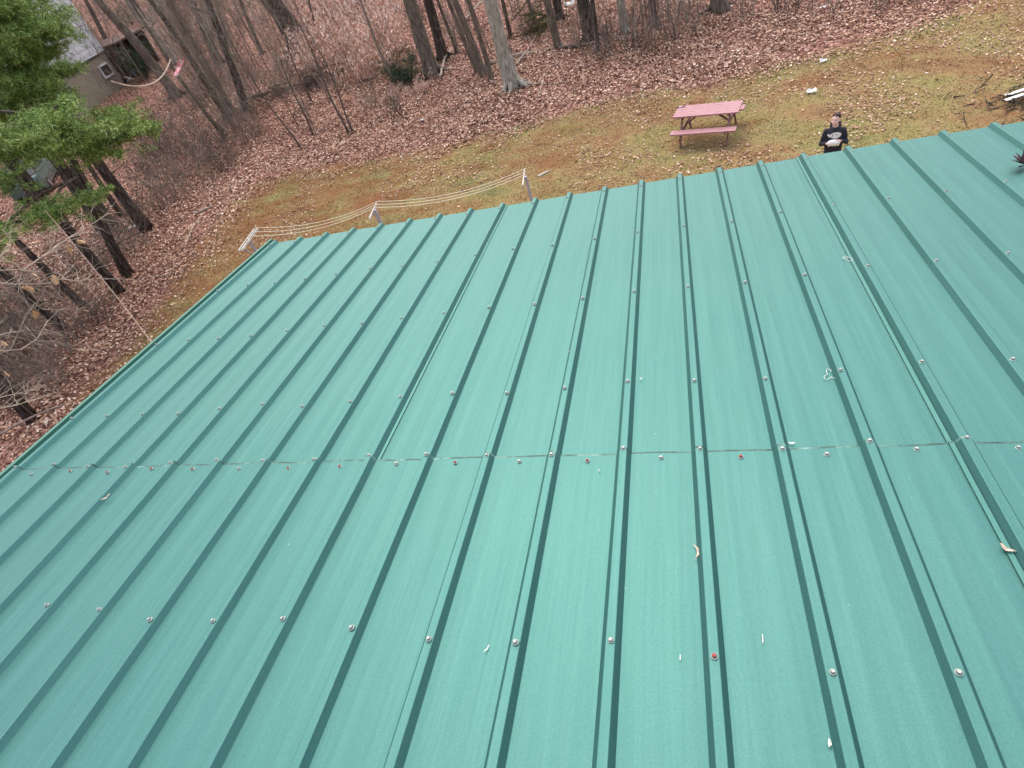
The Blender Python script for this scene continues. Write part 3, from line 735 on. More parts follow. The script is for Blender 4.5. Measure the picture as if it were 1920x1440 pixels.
# ------------------------------------------------------------------ trees
def dvec(): return Vector((random.gauss(0, 1), random.gauss(0, 1), random.gauss(0, 1))).normalized()
def branchy(mb, p, d, length, r, depth, n=5, droop=0.02, up=.10):
    """a limb with side limbs"""
    segs = max(3, int(length / .45)); pts = [p]; rad = [r]; q = p.copy(); dd = d.copy()
    for i in range(segs):
        dd = (dd + dvec() * .13 + Vector((0, 0, up * .5))).normalized(); q = q + dd * (length / segs); pts.append(q.copy()); rad.append(r * (1 - .8 * (i + 1) / segs))
    mb.tube(pts, rad, n, cap=False)
    if depth > 0:
        for _ in range(random.randint(3, 5)):
            i = random.randint(1, segs - 1); t = i / segs
            nd = ((pts[i + 1] - pts[i]).normalized() + dvec() * .75).normalized()
            branchy(mb, pts[i], nd, length * random.uniform(.35, .6) * (1 - .3 * t), max(.004, rad[i] * .55), depth - 1, max(3, n - 1), droop, up)
def trunk_pts(base, second, height, wob_=.11):
    d = (second - base).normalized()
    pts = []; n = 12; ph = random.uniform(0, 6)
    for i in range(n + 1):
        t = i / n; l = height * t
        bend = Vector((math.sin(t * 5 + ph), math.cos(t * 4 + ph), 0)) * wob_ * min(1, t * 3) * math.sqrt(height / 8)
        p = base + d * l + bend; pts.append(p)
    return pts
def tree(name, label, b_px, t_px, wpx, mtr, height=12, limbs=6, group="bare trees in the woods", low=.25, cat="tree", mtw=None, twigs=2, flare=1.5):
    base = gp(*b_px); sec = on_plane(*t_px, base); dist_ = (base - Vector(CAM)).length; r = wpx / F * dist_ / 2
    root = thing(name, base, label, cat, group)
    pts = trunk_pts(base, sec, height); pts[0] = pts[0] + Vector((0, 0, -.15))
    rad = [r * (flare if i == 0 else 1.08 if i == 1 else 1) * (1 - .62 * i / 12) for i in range(13)]
    pts.insert(1, pts[0].lerp(pts[1], .25)); rad.insert(1, r * (1 + (flare - 1) * .35))
    mb = MB(); mb.tube(pts, rad, 9, rough=.28)
    if flare > 1.3:
        for q in range(5):
            a = random.uniform(0, 2 * PH); dr = Vector((math.cos(a), math.sin(a), 0))
            e_ = base + dr * r * random.uniform(2.2, 3.6); e_.z = float(surf_z(np.array([e_.x]), np.array([e_.y]))[0]) - .02
            mb.tube([base + Vector((0, 0, r * 1.6)) + dr * r * .4, base + dr * r * 1.5 + Vector((0, 0, r * .4)), e_], [r * .42, r * .3, r * .1], 5, cap=False)
    t = mb.build("trunk", mtr, root, True, origin=base)
    mb = MB()
    for i in range(limbs):
        f = random.uniform(low, .97); j = f * 12; k = int(j); p = pts[k + 1] if k + 1 < len(pts) else pts[-1]
        a = random.uniform(0, 2 * PH); d = Vector((math.cos(a), math.sin(a), random.uniform(.25, 1.0))).normalized()
        branchy(mb, p, d, height * random.uniform(.14, .28) * (1.15 - f * .5), r * random.uniform(.22, .4) * (1.1 - .5 * f), twigs)
    c = mb.build("branches", mtw or m_twig, root, origin=base)
    return root, pts, rad
G = "bare trees in the woods"
T = [
 ("bare_tree", "big pale grey trunk at the front edge of the woods, flaring roots", (963, 166), (915, 0), 25, m_barkg, 13, 7, .4),
 ("bare_tree", "dark slim trunk right behind the big pale grey trunk", (958, 68), (938, -10), 6, m_barkd, 9, 6, .3),
 ("bare_tree", "grey brown trunk left of the big pale trunk, nearer of the leaning pair", (908, 143), (862, 20), 12, m_bark, 12, 7, .3),
 ("bare_tree", "thin brown trunk squeezed against the big pale trunk's left side", (922, 150), (880, 0), 9, m_bark, 11, 6, .35),
 ("bare_tree", "slender brown stem left of the leaning pair of grey trunks", (897, 138), (840, 0), 8, m_bark, 11, 6, .35),
 ("bare_tree", "thick olive brown trunk rising behind the evergreen shrub", (812, 142), (772, 0), 24, m_bark, 13, 6, .45),
 ("bare_tree", "dark furrowed trunk just right of the olive brown one", (832, 112), (800, 0), 17, m_barkd, 13, 6, .45),
 ("bare_tree", "slim sapling stem standing left of the thick olive brown trunk", (784, 92), (762, 15), 5, m_twigd, 7, 5, .3),
 ("bare_tree", "thin leaning stem between the dark trunk and the leaning pair", (858, 100), (826, 5), 6, m_bark, 9, 6, .35),
 ("bare_tree", "reddish brown trunk beside the fallen mossy branches", (1047, 90), (1026, 0), 12, m_bark, 12, 6, .4),
 ("bare_tree", "grey trunk stub rising behind the mossy branches", (1050, 38), (1042, -10), 13, m_barkd, 9, 6, .4),
 ("bare_tree", "broad dark double trunk right of the white scrap", (1108, 76), (1096, 0), 20, m_barkd, 13, 7, .45),
 ("bare_tree", "thin dark stem hugging the broad dark double trunk", (1122, 98), (1113, 0), 7, m_barkd, 10, 6, .35),
 ("bare_tree", "pale lichen grey trunk with brush at its foot", (1173, 62), (1165, 0), 12, m_barkg, 11, 7, .3),
 ("bare_tree", "slim dark forked trunk above the open leaf slope", (1231, 52), (1224, 0), 9, m_barkd, 10, 6, .3),
 ("bare_tree", "stout brown trunk cut by the top border near the middle right", (1349, 20), (1345, -12), 22, m_bark, 12, 6, .5),
 ("bare_tree", "massive dark trunk standing alone in the pale leafed thicket", (568, 92), (512, 0), 32, m_barkd, 14, 6, .5),
 ("bare_tree", "double stemmed sapling in front of the fallen branch heap, left stem", (655, 250), (614, 165), 4, m_twigd, 4.5, 5, .35),
 ("bare_tree", "double stemmed sapling in front of the fallen branch heap, right stem", (661, 246), (628, 168), 3.5, m_twigd, 4.2, 5, .35),
 ("bare_tree", "thin dark sapling beside the left end of the branch heap", (586, 194), (558, 128), 3.5, m_twigd, 4, 5, .3),
 ("bare_tree", "thin leaning sapling lowest on the leaf slope", (566, 280), (502, 185), 3.5, m_twigd, 5, 5, .35),
 ("bare_tree", "short thin sapling just above the lowest one", (586, 252), (560, 190), 2.8, m_twigd, 3.5, 4, .3),
 ("bare_tree", "crooked grey sapling rising through the tan leafed thicket", (747, 168), (694, 48), 4.5, m_twig, 7, 8, .3),
 ("bare_tree", "thin dark sapling in the tan thicket near the top border", (600, 78), (586, 20), 4, m_twigd, 6, 6, .3),
 ("bare_tree", "dark grey trunk in the left clump, rightmost of its tall stems", (462, 208), (408, 40), 12, m_barkd, 11, 7, .3),
 ("bare_tree", "brown trunk in the left clump, second from its right side", (436, 212), (372, 90), 11, m_bark, 11, 7, .3),
 ("bare_tree", "dark trunk at the foot of the left clump, leaning far left", (428, 222), (352, 110), 9, m_barkd, 11, 7, .3),
 ("bare_tree", "thin brown trunk at the lower edge of the left clump", (424, 262), (352, 160), 6, m_bark, 9, 7, .3),
 ("bare_tree", "pale mottled trunk leading up from the rope's right end", (330, 118), (262, 25), 11, m_barkg, 11, 7, .3),
 ("bare_tree", "brown trunk with a bare foot below the banner", (334, 182), (288, 125), 15, m_bark, 11, 5, .55),
 ("bare_tree", "thin trunk just right of the hanging banner", (380, 150), (318, 50), 7, m_bark, 10, 7, .3),
 ("bare_tree", "dark trunk above the left clump, running off the top border", (412, 120), (362, 0), 12, m_barkd, 11, 7, .3),
 ("bare_tree", "slim pale trunk between the banner and the massive dark trunk", (440, 105), (412, 20), 6, m_barkg, 9, 7, .3),
 ("bare_tree", "thin brown trunk left of the massive dark trunk", (492, 100), (452, 0), 6, m_bark, 9, 7, .3),
 ("bare_tree", "slim dark trunk right of the small dark conifer", (300, 82), (250, 0), 9, m_barkd, 10, 7, .3),
 ("bare_tree", "dark trunk in front of the white house's right corner", (224, 118), (162, 10), 7, m_barkd, 10, 7, .3),
 ("bare_tree", "dark trunk crossing the white house's window", (196, 136), (118, 10), 7, m_barkd, 10, 7, .3),
 ("bare_tree", "thin dark trunk crossing the white house at its left", (160, 150), (84, 40), 6, m_barkd, 10, 7, .3),
 ("bare_tree", "slim grey trunk left of the thick brown trunk at the top", (676, 20), (664, -20), 9, m_bark, 10, 7, .3),
 ("bare_tree", "thin brown trunk by the top border right of the tan thicket", (1010, 60), (990, 0), 7, m_bark, 10, 7, .3),
]
for nm, lb, b_, t_, w_, mt, h_, lm_, lo in T: tree(nm, lb, b_, t_, w_, mt, h_, lm_, G, lo, twigs=2 if w_ > 5 else 1)

# tall pines on the left: trunks, then boughs of needles
def tufts(mb_list, centre_pts, n, spread, blade, nb=11):
    """needle tufts round points; returns vertex array (3 per needle)"""
    out = []
    for _ in range(n):
        c = random.choice(centre_pts); p = np.array(c) + np.random.randn(3) * np.array(spread)
        ax = np.array([random.gauss(0, .6), random.gauss(0, .6), random.uniform(.1, 1.0)]); ax /= np.linalg.norm(ax)
        d = ax[None] * .75 + np.random.randn(nb, 3) * .55; d /= np.linalg.norm(d, axis=1)[:, None]
        sd_ = np.cross(d, np.random.randn(nb, 3)); sd_ /= np.linalg.norm(sd_, axis=1)[:, None]
        l_ = blade * np.random.uniform(.7, 1.2, nb)[:, None]; q = p + np.random.randn(nb, 3) * .03
        out.append(np.stack([q - sd_ * .0065, q + sd_ * .0065, q + d * l_], 1).reshape(-1, 3))
    return np.concatenate(out)
def pine(label, b_px, t_px, wpx, boughs, height=14, m_n=None, extra=True):
    """boughs: list of (tip polyline in photo position + distance, tuft count, spread)"""
    base = gp(*b_px); sec = on_plane(*t_px, base); dist_ = (base - Vector(CAM)).length; r = wpx / F * dist_ / 2
    root = thing("pine_tree", base, label, "pine tree", "tall pines left of the roof")
    r *= .78; pts = trunk_pts(base, sec, height, .03); pts[0] = pts[0] + Vector((0, 0, -.15)); rad = [r * (1.35 if i == 0 else 1) * (1 - .6 * i / 12) for i in range(13)]
    mb = MB(); mb.tube(pts, rad, 10, rough=.12)
    for q in range(16):                     # dead branch stubs
        f = random.uniform(.12, .75) * 12; k = int(f); a = random.uniform(0, 2 * PH); d = Vector((math.cos(a), math.sin(a), random.uniform(-.2, .3)))
        mb.tube([pts[k], pts[k] + d * random.uniform(.4, 1.3)], [.02, .006], 4, cap=False)
    mb.build("trunk", m_barkp, root, True, origin=base)
    br = MB(); NV = []
    for poly, cnt, spread in boughs:
        P3 = [at(*q) for q in poly]
        j = min(range(1, 13), key=lambda i: (pts[i] - P3[0]).length)
        br.tube([pts[j], (pts[j] + P3[0]) / 2 + Vector((0, 0, .15))] + P3, [.05, .04] + [.03 * (1 - .7 * i / len(P3)) + .006 for i in range(len(P3))], 5, cap=False)
        cps = []
        for a, b_ in zip(P3[:-1], P3[1:]):
            for t in np.linspace(0, 1, 5): cps.append(a.lerp(b_, t))
        if len(P3) == 1: cps = P3
        sub = []
        for c in cps:                       # side twigs
            for _ in range(3):
                e_ = c + Vector((random.gauss(0, spread[0] * 1.1), random.gauss(0, spread[1] * 1.1), random.gauss(0, spread[2] * .9)))
                br.tube([c, e_], [.010, .004], 3, cap=False)
                for t in (.35, .6, .85, 1.0): sub.append(c.lerp(e_, t))
        NV.append(tufts(None, sub, int(cnt * 1.7), (spread[0] * .28, spread[1] * .28, spread[2] * .22), .12))
    if extra:                               # the rest of the crown, above what the photo shows
        sub = []
        for q in range(14):
            k = random.randint(8, 12); a = random.uniform(0, 2 * PH); l_ = random.uniform(1.2, 2.6); d = Vector((math.cos(a), math.sin(a), .15)) * l_
            br.tube([pts[k], pts[k] + d], [.03, .008], 4, cap=False)
            for t in (.4, .6, .8, 1): sub.append(pts[k] + d * t)
        NV.append(tufts(None, sub, 260, (.22, .22, .12), .16, 9))
    if br.v: br.build("branches", m_barkp, root, origin=base)
    A = np.concatenate(NV); ob = tri_mesh("foliage", A - np.array(base), 3, m_n or m_needle, [(0, 1, 2)]); ob.parent = root
    return root
SP = (.42, .42, .24)
pine("pine trunk nearest the roof corner, bare and dark with mossy foot", (240, 520), (185, 408), 19,
     [([(90, 395, 21), (150, 375, 20.5), (200, 352, 20.5)], 260, (.35, .35, .14)), ([(10, 420, 20.5), (60, 410, 20.5), (130, 400, 20.5)], 330, (.4, .4, .17))])
pine("pine trunk left of the one nearest the roof corner, with the bright green boughs", (228, 552), (150, 458), 17,
     [([(20, 260, 19), (90, 235, 18.5), (150, 250, 18.5), (210, 240, 19)], 900, (.48, .48, .26)), ([(120, 285, 19), (190, 280, 19), (245, 245, 19), (285, 238, 19.3)], 650, (.32, .32, .2)),
      ([(0, 290, 19), (60, 275, 18.5), (120, 265, 18.5)], 650, (.42, .42, .24)), ([(70, 215, 19.5), (125, 192, 19.5)], 260, (.28, .28, .2))])
pine("tall pine trunk with broad flared foot behind the nearest pine", (277, 432), (182, 300), 22,
     [([(190, 215, 24), (235, 225, 24)], 240, (.4, .4, .2))])
pine("black pine trunk under the left end of the bright boughs", (196, 428), (118, 318), 24,
     [([(-15, 205, 23), (40, 170, 22.5), (85, 150, 22.5)], 2200, (.45, .45, .35)), ([(-20, 120, 23), (30, 100, 23), (62, 105, 23)], 2600, (.5, .5, .45)), ([(-20, 30, 23), (15, 25, 23), (35, 50, 23)], 2600, (.5, .5, .45))])
pine("slim pine trunk between the black one and the flared one", (213, 425), (150, 325), 11, [([(0, 150, 26), (40, 130, 26)], 1200, (.5, .5, .4))])
pine("slim dark pine trunk beside the flared one", (228, 405), (158, 300), 9, [([(0, 60, 27), (35, 40, 27)], 1200, (.5, .5, .4))])
pine("thick mossy pine trunk low on the left border", (128, 425), (60, 345), 14, [([(0, 330, 22), (30, 350, 22)], 200, (.4, .4, .2)), ([(0, 210, 24), (30, 225, 24)], 380, (.5, .5, .3))])
pine("pale barked pine trunk in front of the teal car", (80, 400), (28, 325), 10, [([(0, 5, 31), (40, 0, 31)], 500, (.7, .7, .5))])
pine("leaning dark trunk below the low green bough", (125, 622), (57, 558), 13, [([(-40, 480, 19), (-10, 470, 19)], 120, (.3, .3, .15))])
pine("dark trunk with its foot by the foreground twigs", (160, 578), (100, 520), 12, [([(-40, 440, 20), (0, 430, 20)], 200, (.35, .35, .15))])
pine("grey trunk at the left border above the roof edge", (62, 790), (-8, 706), 20, [([(-80, 640, 17), (-50, 620, 17)], 100, (.3, .3, .15))])

# small dark conifer, evergreen shrub
def bush(name, label, cat, px, dist_off, rad_, h, m_n, n, blade=.14, stems=9):
    base = gp(*px); root = thing(name, base, label, cat)
    mb = MB(); pts = []
    for i in range(stems):
        a = random.uniform(0, 2 * PH); d = Vector((math.cos(a) * rad_, math.sin(a) * rad_, h * random.uniform(.5, 1))) * random.uniform(.7, 1)
        mb.tube([base, base + d * .5 + Vector((0, 0, .1)), base + d], [.03, .02, .006], 4, cap=False)
        for t in (.3, .45, .6, .75, .9, 1): pts.append(base + d * t)
    mb.build("stems", m_twigd, root, origin=base)
    A = tufts(None, pts, n, (rad_ * .22, rad_ * .22, h * .12), blade, 9)
    ob = tri_mesh("foliage", A - np.array(base), 3, m_n, [(0, 1, 2)]); ob.parent = root
bush("evergreen_shrub", "dark evergreen shrub at the foot of the thick olive brown trunk", "shrub", (772, 156), 0, 1.05, 1.6, m_needle2, 1100)
bush("conifer_bush", "small dark conifer beside the tan foundation wall", "shrub", (278, 148), 0, 1.2, 2.4, m_needle2, 1500, .2)
bush("conifer_bush", "dim green conifer high up behind the brown shed", "shrub", (250, 45), 0, 2.6, 3.0, m_needle2, 700, .3)

# leafless brush: one source per kind, copied
def brush_src(kind):
    mb = MB(); n = 26 if kind < 2 else 16
    for i in range(n):
        a = random.uniform(0, 2 * PH); ln = random.uniform(1.0, 2.4) * (1 if kind != 1 else .7)
        d = Vector((math.cos(a) * random.uniform(.1, .8), math.sin(a) * random.uniform(.1, .8), 1)).normalized()
        branchy(mb, Vector((random.gauss(0, .35), random.gauss(0, .35), -.05)), d, ln, random.uniform(.011, .021), 2 if kind else 1, 3, up=.03)
    return mb
srcs = []
for kd in range(3): srcs.append(brush_src(kd).build("bare_shrub", (m_twig, m_twigd, m_twig)[kd]))
used = set()
brush = [("tangled grey brush shrub in the leaf strewn hollow left of the lawn", [(452, 245), (410, 290), (470, 262), (380, 262), (350, 300), (400, 330), (330, 340), (300, 300), (355, 360), (430, 235), (375, 205), (345, 250), (300, 360), (270, 330), (440, 300), (320, 240), (290, 250), (480, 215), (490, 250), (415, 265), (365, 235), (340, 280), (310, 280), (280, 290), (330, 380), (305, 395), (350, 330), (385, 300), (425, 320), (345, 205), (460, 175), (395, 180)]),
         ("twiggy brown brush shrub among the pine trunks at the left border", [(230, 470), (200, 500), (150, 520), (110, 600), (60, 640), (40, 700), (130, 660), (20, 560), (90, 540), (180, 600), (30, 620), (70, 575), (20, 660), (100, 690), (10, 760), (60, 740), (150, 480), (170, 610), (215, 440), (110, 560), (45, 600), (0, 620), (85, 640), (35, 740), (0, 700), (120, 720), (250, 430), (265, 470)]),
         ("thin brown brush shrub at the top edge of the leaf slope", [(1130, 110), (1175, 100), (1210, 90), (1255, 75), (1150, 70), (1300, 60), (1090, 85), (1200, 40), (1280, 30), (1400, 30), (1480, 20), (1560, 25), (1650, 15), (1100, 20), (1700, 5)]),
         ("low grey brush shrub round the fallen branches in the woods", [(640, 165), (590, 150), (520, 175), (700, 200), (740, 215), (720, 120), (680, 60), (620, 30), (540, 140), (480, 150), (860, 60), (880, 100), (990, 70), (780, 40), (460, 60), (500, 40), (400, 70)])]
bi = 0
for lb, pts in brush:
    for p in pts:
        kd = bi % 3; bi += 1
        if kd in used: o = srcs[kd].copy(); C.objects.link(o)
        else: o = srcs[kd]; used.add(kd)
        o.location = gp(*p); o.rotation_euler = (0, 0, random.uniform(0, 6)); s_ = random.uniform(.75, 1.25); o.scale = (s_, s_, s_ * random.uniform(.7, 1.0))
        tag(o, lb, "shrub", lb.replace("shrub ", "shrubs "))
# saplings that keep their tan leaves
def beech_src():
    mb = MB(); tips = []
    for i in range(9):
        a = random.uniform(0, 2 * PH); d = Vector((math.cos(a) * .7, math.sin(a) * .7, 1)).normalized(); l_ = random.uniform(1.2, 2.4)
        p0 = Vector((random.gauss(0, .2), random.gauss(0, .2), 0)); pts = [p0, p0 + d * l_ * .5 + Vector((0, 0, .1)), p0 + d * l_]
        mb.tube(pts, [.012, .008, .003], 4, cap=False)
        for t in np.linspace(.2, 1, 9): tips.append(pts[0].lerp(pts[2], t))
    return mb, tips
bmb, tips = beech_src()
n = 620; e = np.random.randn(n, 3) * np.array([.35, .35, .5]) + np.array([0, 0, -.9]); e /= np.linalg.norm(e, axis=1)[:, None]
f = np.cross(e, np.random.randn(n, 3)); f /= np.linalg.norm(f, axis=1)[:, None]; p = np.array([list(random.choice(tips)) for _ in range(n)]) + np.random.randn(n, 3) * .16
s = np.random.uniform(.13, .23, n)[:, None]
LV = np.stack([p, p + e * s * .5 + f * s * .22, p + e * s, p + e * s * .5 - f * s * .22], 1).reshape(-1, 3)
lf0 = tri_mesh("leaves", LV, 4, m_beech, [(0, 1, 2), (0, 2, 3)])
root0 = thing("leafy_sapling", (0, 0, 0), "x", "sapling"); st0 = bmb.build("stems", m_twigd, root0); lf0.parent = root0
bl = [("sapling with hanging tan leaves in the bright thicket behind the branch heap", [(600, 60), (640, 90), (680, 70), (620, 110), (560, 30), (720, 90), (660, 30), (580, 95), (700, 130), (610, 20), (540, 60), (640, 130), (740, 60), (690, 20), (730, 30), (590, 125), (650, 60), (570, 55), (625, 85), (665, 100), (695, 50), (710, 110), (745, 95), (600, 150), (680, 150), (655, 5), (575, 5), (630, 40), (700, 5), (740, 5), (615, 60), (735, 135), (755, 30), (590, 40), (660, 120)]),
      ("low sapling with hanging tan leaves just below the evergreen shrub", [(775, 178), (745, 185), (800, 172)])]
first = True
for lb, pts in bl:
    for p_ in pts:
        if first: r_ = root0; first = False
        else:
            r_ = root0.copy(); C.objects.link(r_)
            for ch in (st0, lf0): c_ = ch.copy(); C.objects.link(c_); c_.parent = r_
        r_.location = gp(*p_); r_.rotation_euler = (0, 0, random.uniform(0, 6)); s_ = random.uniform(.8, 1.3) * (.35 if 'low' in lb else 1); r_.scale = (s_, s_, s_)
        tag(r_, lb, "sapling", lb.replace("sapling ", "saplings "))

# crowded thin saplings: four sources, copied
sap_src = []
for q in range(5):
    hh = random.uniform(6, 9); rr = random.uniform(.016, .038); pts = []
    ph = random.uniform(0, 6)
    for i in range(10): t = i / 9; pts.append(Vector((math.sin(t * 4 + ph) * .14 * t, math.cos(t * 3 + ph) * .14 * t, t * hh - .1)))
    mb = MB(); mb.tube(pts, [rr * (1 - .75 * i / 9) for i in range(10)], 6, rough=.1)
    for i in range(24):
        k = random.randint(1, 8); a = random.uniform(0, 2 * PH); d = Vector((math.cos(a) * .9, math.sin(a) * .9, 1)).normalized()
        branchy(mb, pts[k].lerp(pts[k + 1], random.random()), d, random.uniform(.9, 2.4), rr * random.uniform(.25, .45), 2, 4)
    sap_src.append(mb.build("bare_sapling", (m_twigd, m_twig, m_bark, m_barkg, m_twig)[q], None, True))
sused = set()
clumps = [("thin bare sapling in the crowded clump between the banner and the branch heap", 95, [(330, 60), (480, 30), (490, 130), (500, 250), (450, 285), (400, 235), (350, 150)]),
          ("thin bare sapling in the open leafy woods behind the branch heap", 26, [(500, 20), (760, 10), (740, 150), (640, 260), (540, 270), (500, 180)]),
          ("thin bare sapling among the grey trunks around the mossy tangle", 14, [(845, 20), (1080, 10), (1060, 100), (900, 120), (850, 110)]),
          ("thin bare sapling at the wood edge right of the pale lichen trunk", 24, [(1180, 5), (1330, 5), (1300, 70), (1190, 120)]),
          ("thin dark sapling in the brush below the pine boughs", 22, [(10, 560), (120, 560), (230, 440), (300, 330), (360, 300), (380, 340), (270, 480), (150, 640), (20, 700)]),
          ("thin bare sapling in front of the white house and the brown shed", 16, [(150, 170), (190, 120), (300, 90), (330, 40), (330, 170), (250, 190)])]
def inside(x, y, P_):
    c = False; j = len(P_) - 1
    for i in range(len(P_)):
        if (P_[i][1] > y) != (P_[j][1] > y) and x < (P_[j][0] - P_[i][0]) * (y - P_[i][1]) / (P_[j][1] - P_[i][1]) + P_[i][0]: c = not c
        j = i
    return c
for lb, cnt, P_ in clumps:
    W3 = [gp(*p) for p in P_]; W2 = [(p.x, p.y) for p in W3]; k = 0
    xs = [p[0] for p in P_]; ys = [p[1] for p in P_]
    while k < cnt:
        px, py = random.uniform(min(xs), max(xs)), random.uniform(min(ys), max(ys))
        if not inside(px, py, P_): continue
        q = random.randrange(5)
        if "dark" in lb: q = random.choice((0, 2))
        if q in sused: o = sap_src[q].copy(); C.objects.link(o)
        else: o = sap_src[q]; sused.add(q)
        o.location = gp(px, py); o.rotation_euler = (random.gauss(0, .09), random.gauss(0, .09), random.uniform(0, 6)); s_ = random.uniform(.6, 1.15) * (.75 if "below" in lb else 1); o.scale = (s_, s_, s_)
        tag(o, lb, "sapling", lb.replace("sapling ", "saplings ")); k += 1
for q in range(5):
    if q not in sused: bpy.data.objects.remove(sap_src[q])

# fallen wood
def log(px_pts, wpx, m, label, lift=.05, name="fallen_branch", cat="branch"):
    P3 = [gp(*q) + Vector((0, 0, lift)) for q in px_pts]
    dd = (P3[0] - Vector(CAM)).length; r = wpx / F * dd / 2; pts = []
    for a, b_ in zip(P3[:-1], P3[1:]):
        for i in range(5): q = a.lerp(b_, i / 5); pts.append(q + dvec() * r * .5)
    pts.append(P3[-1]); n = len(pts); mb = MB(); mb.tube(pts, [r * (1 - .55 * i / n) for i in range(n)], 6, rough=.2)
    tag(mb.build(name, m, origin=P3[0]), label, cat)
log([(918, 121), (1000, 100), (1120, 80), (1200, 68)], 7, m_log, "long fallen trunk lying right of the big pale grey trunk")
log([(868, 132), (910, 122), (985, 108)], 3, m_twigl, "thin pale fallen branch passing behind the big pale grey trunk")
log([(970, 126), (990, 100), (1006, 74)], 3, m_twigl, "slanting pale stick resting on the long fallen trunk", .15)
log([(828, 152), (835, 120), (848, 98)], 4, m_twigl, "crooked pale stick in front of the dark furrowed trunk", .2)
log([(1010, 185), (1022, 140)], 2.5, m_twigl, "thin upright slanting pale twig on the leaf slope")
log([(868, 52), (908, 12)], 4, m_twigl, "pale broken stick by the top border left of the big grey trunk", .3)
log([(462, 193), (520, 172), (580, 160)], 6, m_twigd, "dark fallen limb at the left end of the branch heap", .15)
log([(350, 458), (362, 430), (384, 400)], 3, m_twigl, "forked pale branch lying on the leaves left of the lawn")
log([(270, 525), (310, 518), (340, 508)], 3, m_log, "short tan stick on the leaves at the lawn's left edge")
log([(0, 838), (70, 800), (140, 770)], 4, m_log, "long thin branch on the ground at the left border by the roof edge", .3)
log([(248, 438), (260, 430)], 5, m_pale, "short whitish log piece by the flared pine foot", .2)
log([(366, 402), (400, 388)], 4, m_twigl, "short pale stub beside the brush left of the lawn")
log([(965, 170), (1010, 160), (1070, 157)], 3, m_twigd, "dark thin branch on the leaves right of the big trunk's roots")
def heap(name, label, cat, px, n, sx_, sy_, sz_, m, rz, r0=.02, L0=1.6):
    base = gp(*px); mb = MB(); rm = Matrix.Rotation(rz, 3, 'Z')
    for i in range(n):
        c = rm @ Vector((random.gauss(0, sx_), random.gauss(0, sy_), 0)); c.z = abs(random.gauss(0, sz_)) + .03
        d = rm @ Vector((random.gauss(0, 1) * 1.5, random.gauss(0, .5), random.gauss(0, .25))).normalized(); l_ = random.uniform(.4, 1) * L0
        branchy(mb, base + c - d * l_ / 2, d, l_, r0 * random.uniform(.4, 1.5), 1, 4, up=0)
    tag(mb.build(name, m, origin=base), label, cat)
rz0 = math.atan2(*(gp(640, 135) - gp(500, 185)).yx)
heap("branch_heap", "long grey heap of fallen branches in the woods", "branch heap", (590, 158), 90, 1.9, .45, .35, m_twigd, rz0, .025)
heap("mossy_branch_pile", "dark mossy tangle of fallen branches by the reddish brown trunk", "branch heap", (1005, 62), 50, .5, .8, .5, m_moss, .6, .04, 1.5)

# foreground twigs of a sapling standing off the left border
tw = MB(); LF = []
def twig(pts, r, sub=3):
    sub += 3
    r *= .62
    P3 = [at(*q) for q in pts]; n = len(P3); tw.tube(P3, [r * (1 - .75 * i / n) for i in range(n)], 6, cap=False)
    for a, b_ in zip(P3[:-1], P3[1:]):
        for _ in range(sub):
            q = a.lerp(b_, random.random()); d = ((b_ - a).normalized() * .6 + dvec()).normalized(); l_ = random.uniform(.15, .45)
            m_ = q + d * l_ * .5; e_ = m_ + (d + dvec() * .5).normalized() * l_ * .5
            tw.tube([q, m_, e_], [r * .4, r * .28, .0015], 4, cap=False)
            if random.random() < .5: tw.tube([m_, m_ + (d + dvec() * .9).normalized() * l_ * .5], [r * .25, .0015], 3, cap=False)
    return P3
a = twig([(-110, 520, 8.6), (-20, 508, 8.8), (45, 505, 9), (95, 470, 9.2), (130, 445, 9.4), (165, 425, 9.6), (196, 405, 9.8)], .017)
b_ = twig([(-110, 540, 8.7), (-20, 528, 8.8), (30, 533, 9), (90, 532, 9.2), (115, 523, 9.3), (150, 527, 9.5), (190, 520, 9.8)], .016)
twig([(45, 505, 9), (80, 515, 9.1), (92, 530, 9.2)], .009, 1); twig([(95, 470, 9.2), (92, 445, 9.1), (98, 425, 9.1)], .009, 2)
twig([(-30, 500, 8.9), (0, 482, 9), (22, 450, 9.1), (5, 430, 9.2)], .012); twig([(115, 523, 9.3), (140, 495, 9.4)], .007, 1)
twig([(42, 507, 9), (35, 530, 9), (52, 570, 9.1), (62, 585, 9.2)], .007, 1); twig([(52, 558, 9.1), (80, 580, 9.3), (165, 582, 9.6)], .007, 1)
twig([(-100, 640, 8.4), (-20, 660, 8.5), (40, 655, 8.7), (70, 635, 8.8), (90, 600, 8.9)], .015); twig([(-100, 780, 8.2), (-20, 770, 8.3), (30, 760, 8.4), (60, 750, 8.5)], .014)
twig([(-60, 650, 8.5), (10, 625, 8.6), (40, 620, 8.7)], .011, 4); twig([(-60, 770, 8.3), (0, 745, 8.4), (45, 735, 8.5), (70, 730, 8.6)], .011, 4)
sb = at(-520, 560, 8.6); sz = float(ground_z(sb.x, sb.y)); sb0 = Vector((sb.x, sb.y, sz))
sap = thing("oak_sapling", sb0, "pale grey twigs with a few dry leaves reaching in from the left border", "sapling")
tk = MB(); tk.tube([sb0, sb0 + Vector((.1, .1, 1.8)), sb0 + Vector((.1, 0, 4)), sb0 + Vector((0, .2, 6.5))], [.10, .085, .06, .03], 8)
for q in ((-110, 520, 8.6), (-110, 540, 8.7), (-100, 640, 8.4), (-100, 780, 8.2), (-30, 500, 8.9)):
    e_ = at(*q); tk.tube([Vector((sb0.x + .08, sb0.y, e_.z - .5)), (Vector((sb0.x, sb0.y, e_.z)) + e_) / 2, e_], [.035, .025, .017], 5, cap=False)
tk.build("trunk", m_twigl, sap, True, origin=sb0)
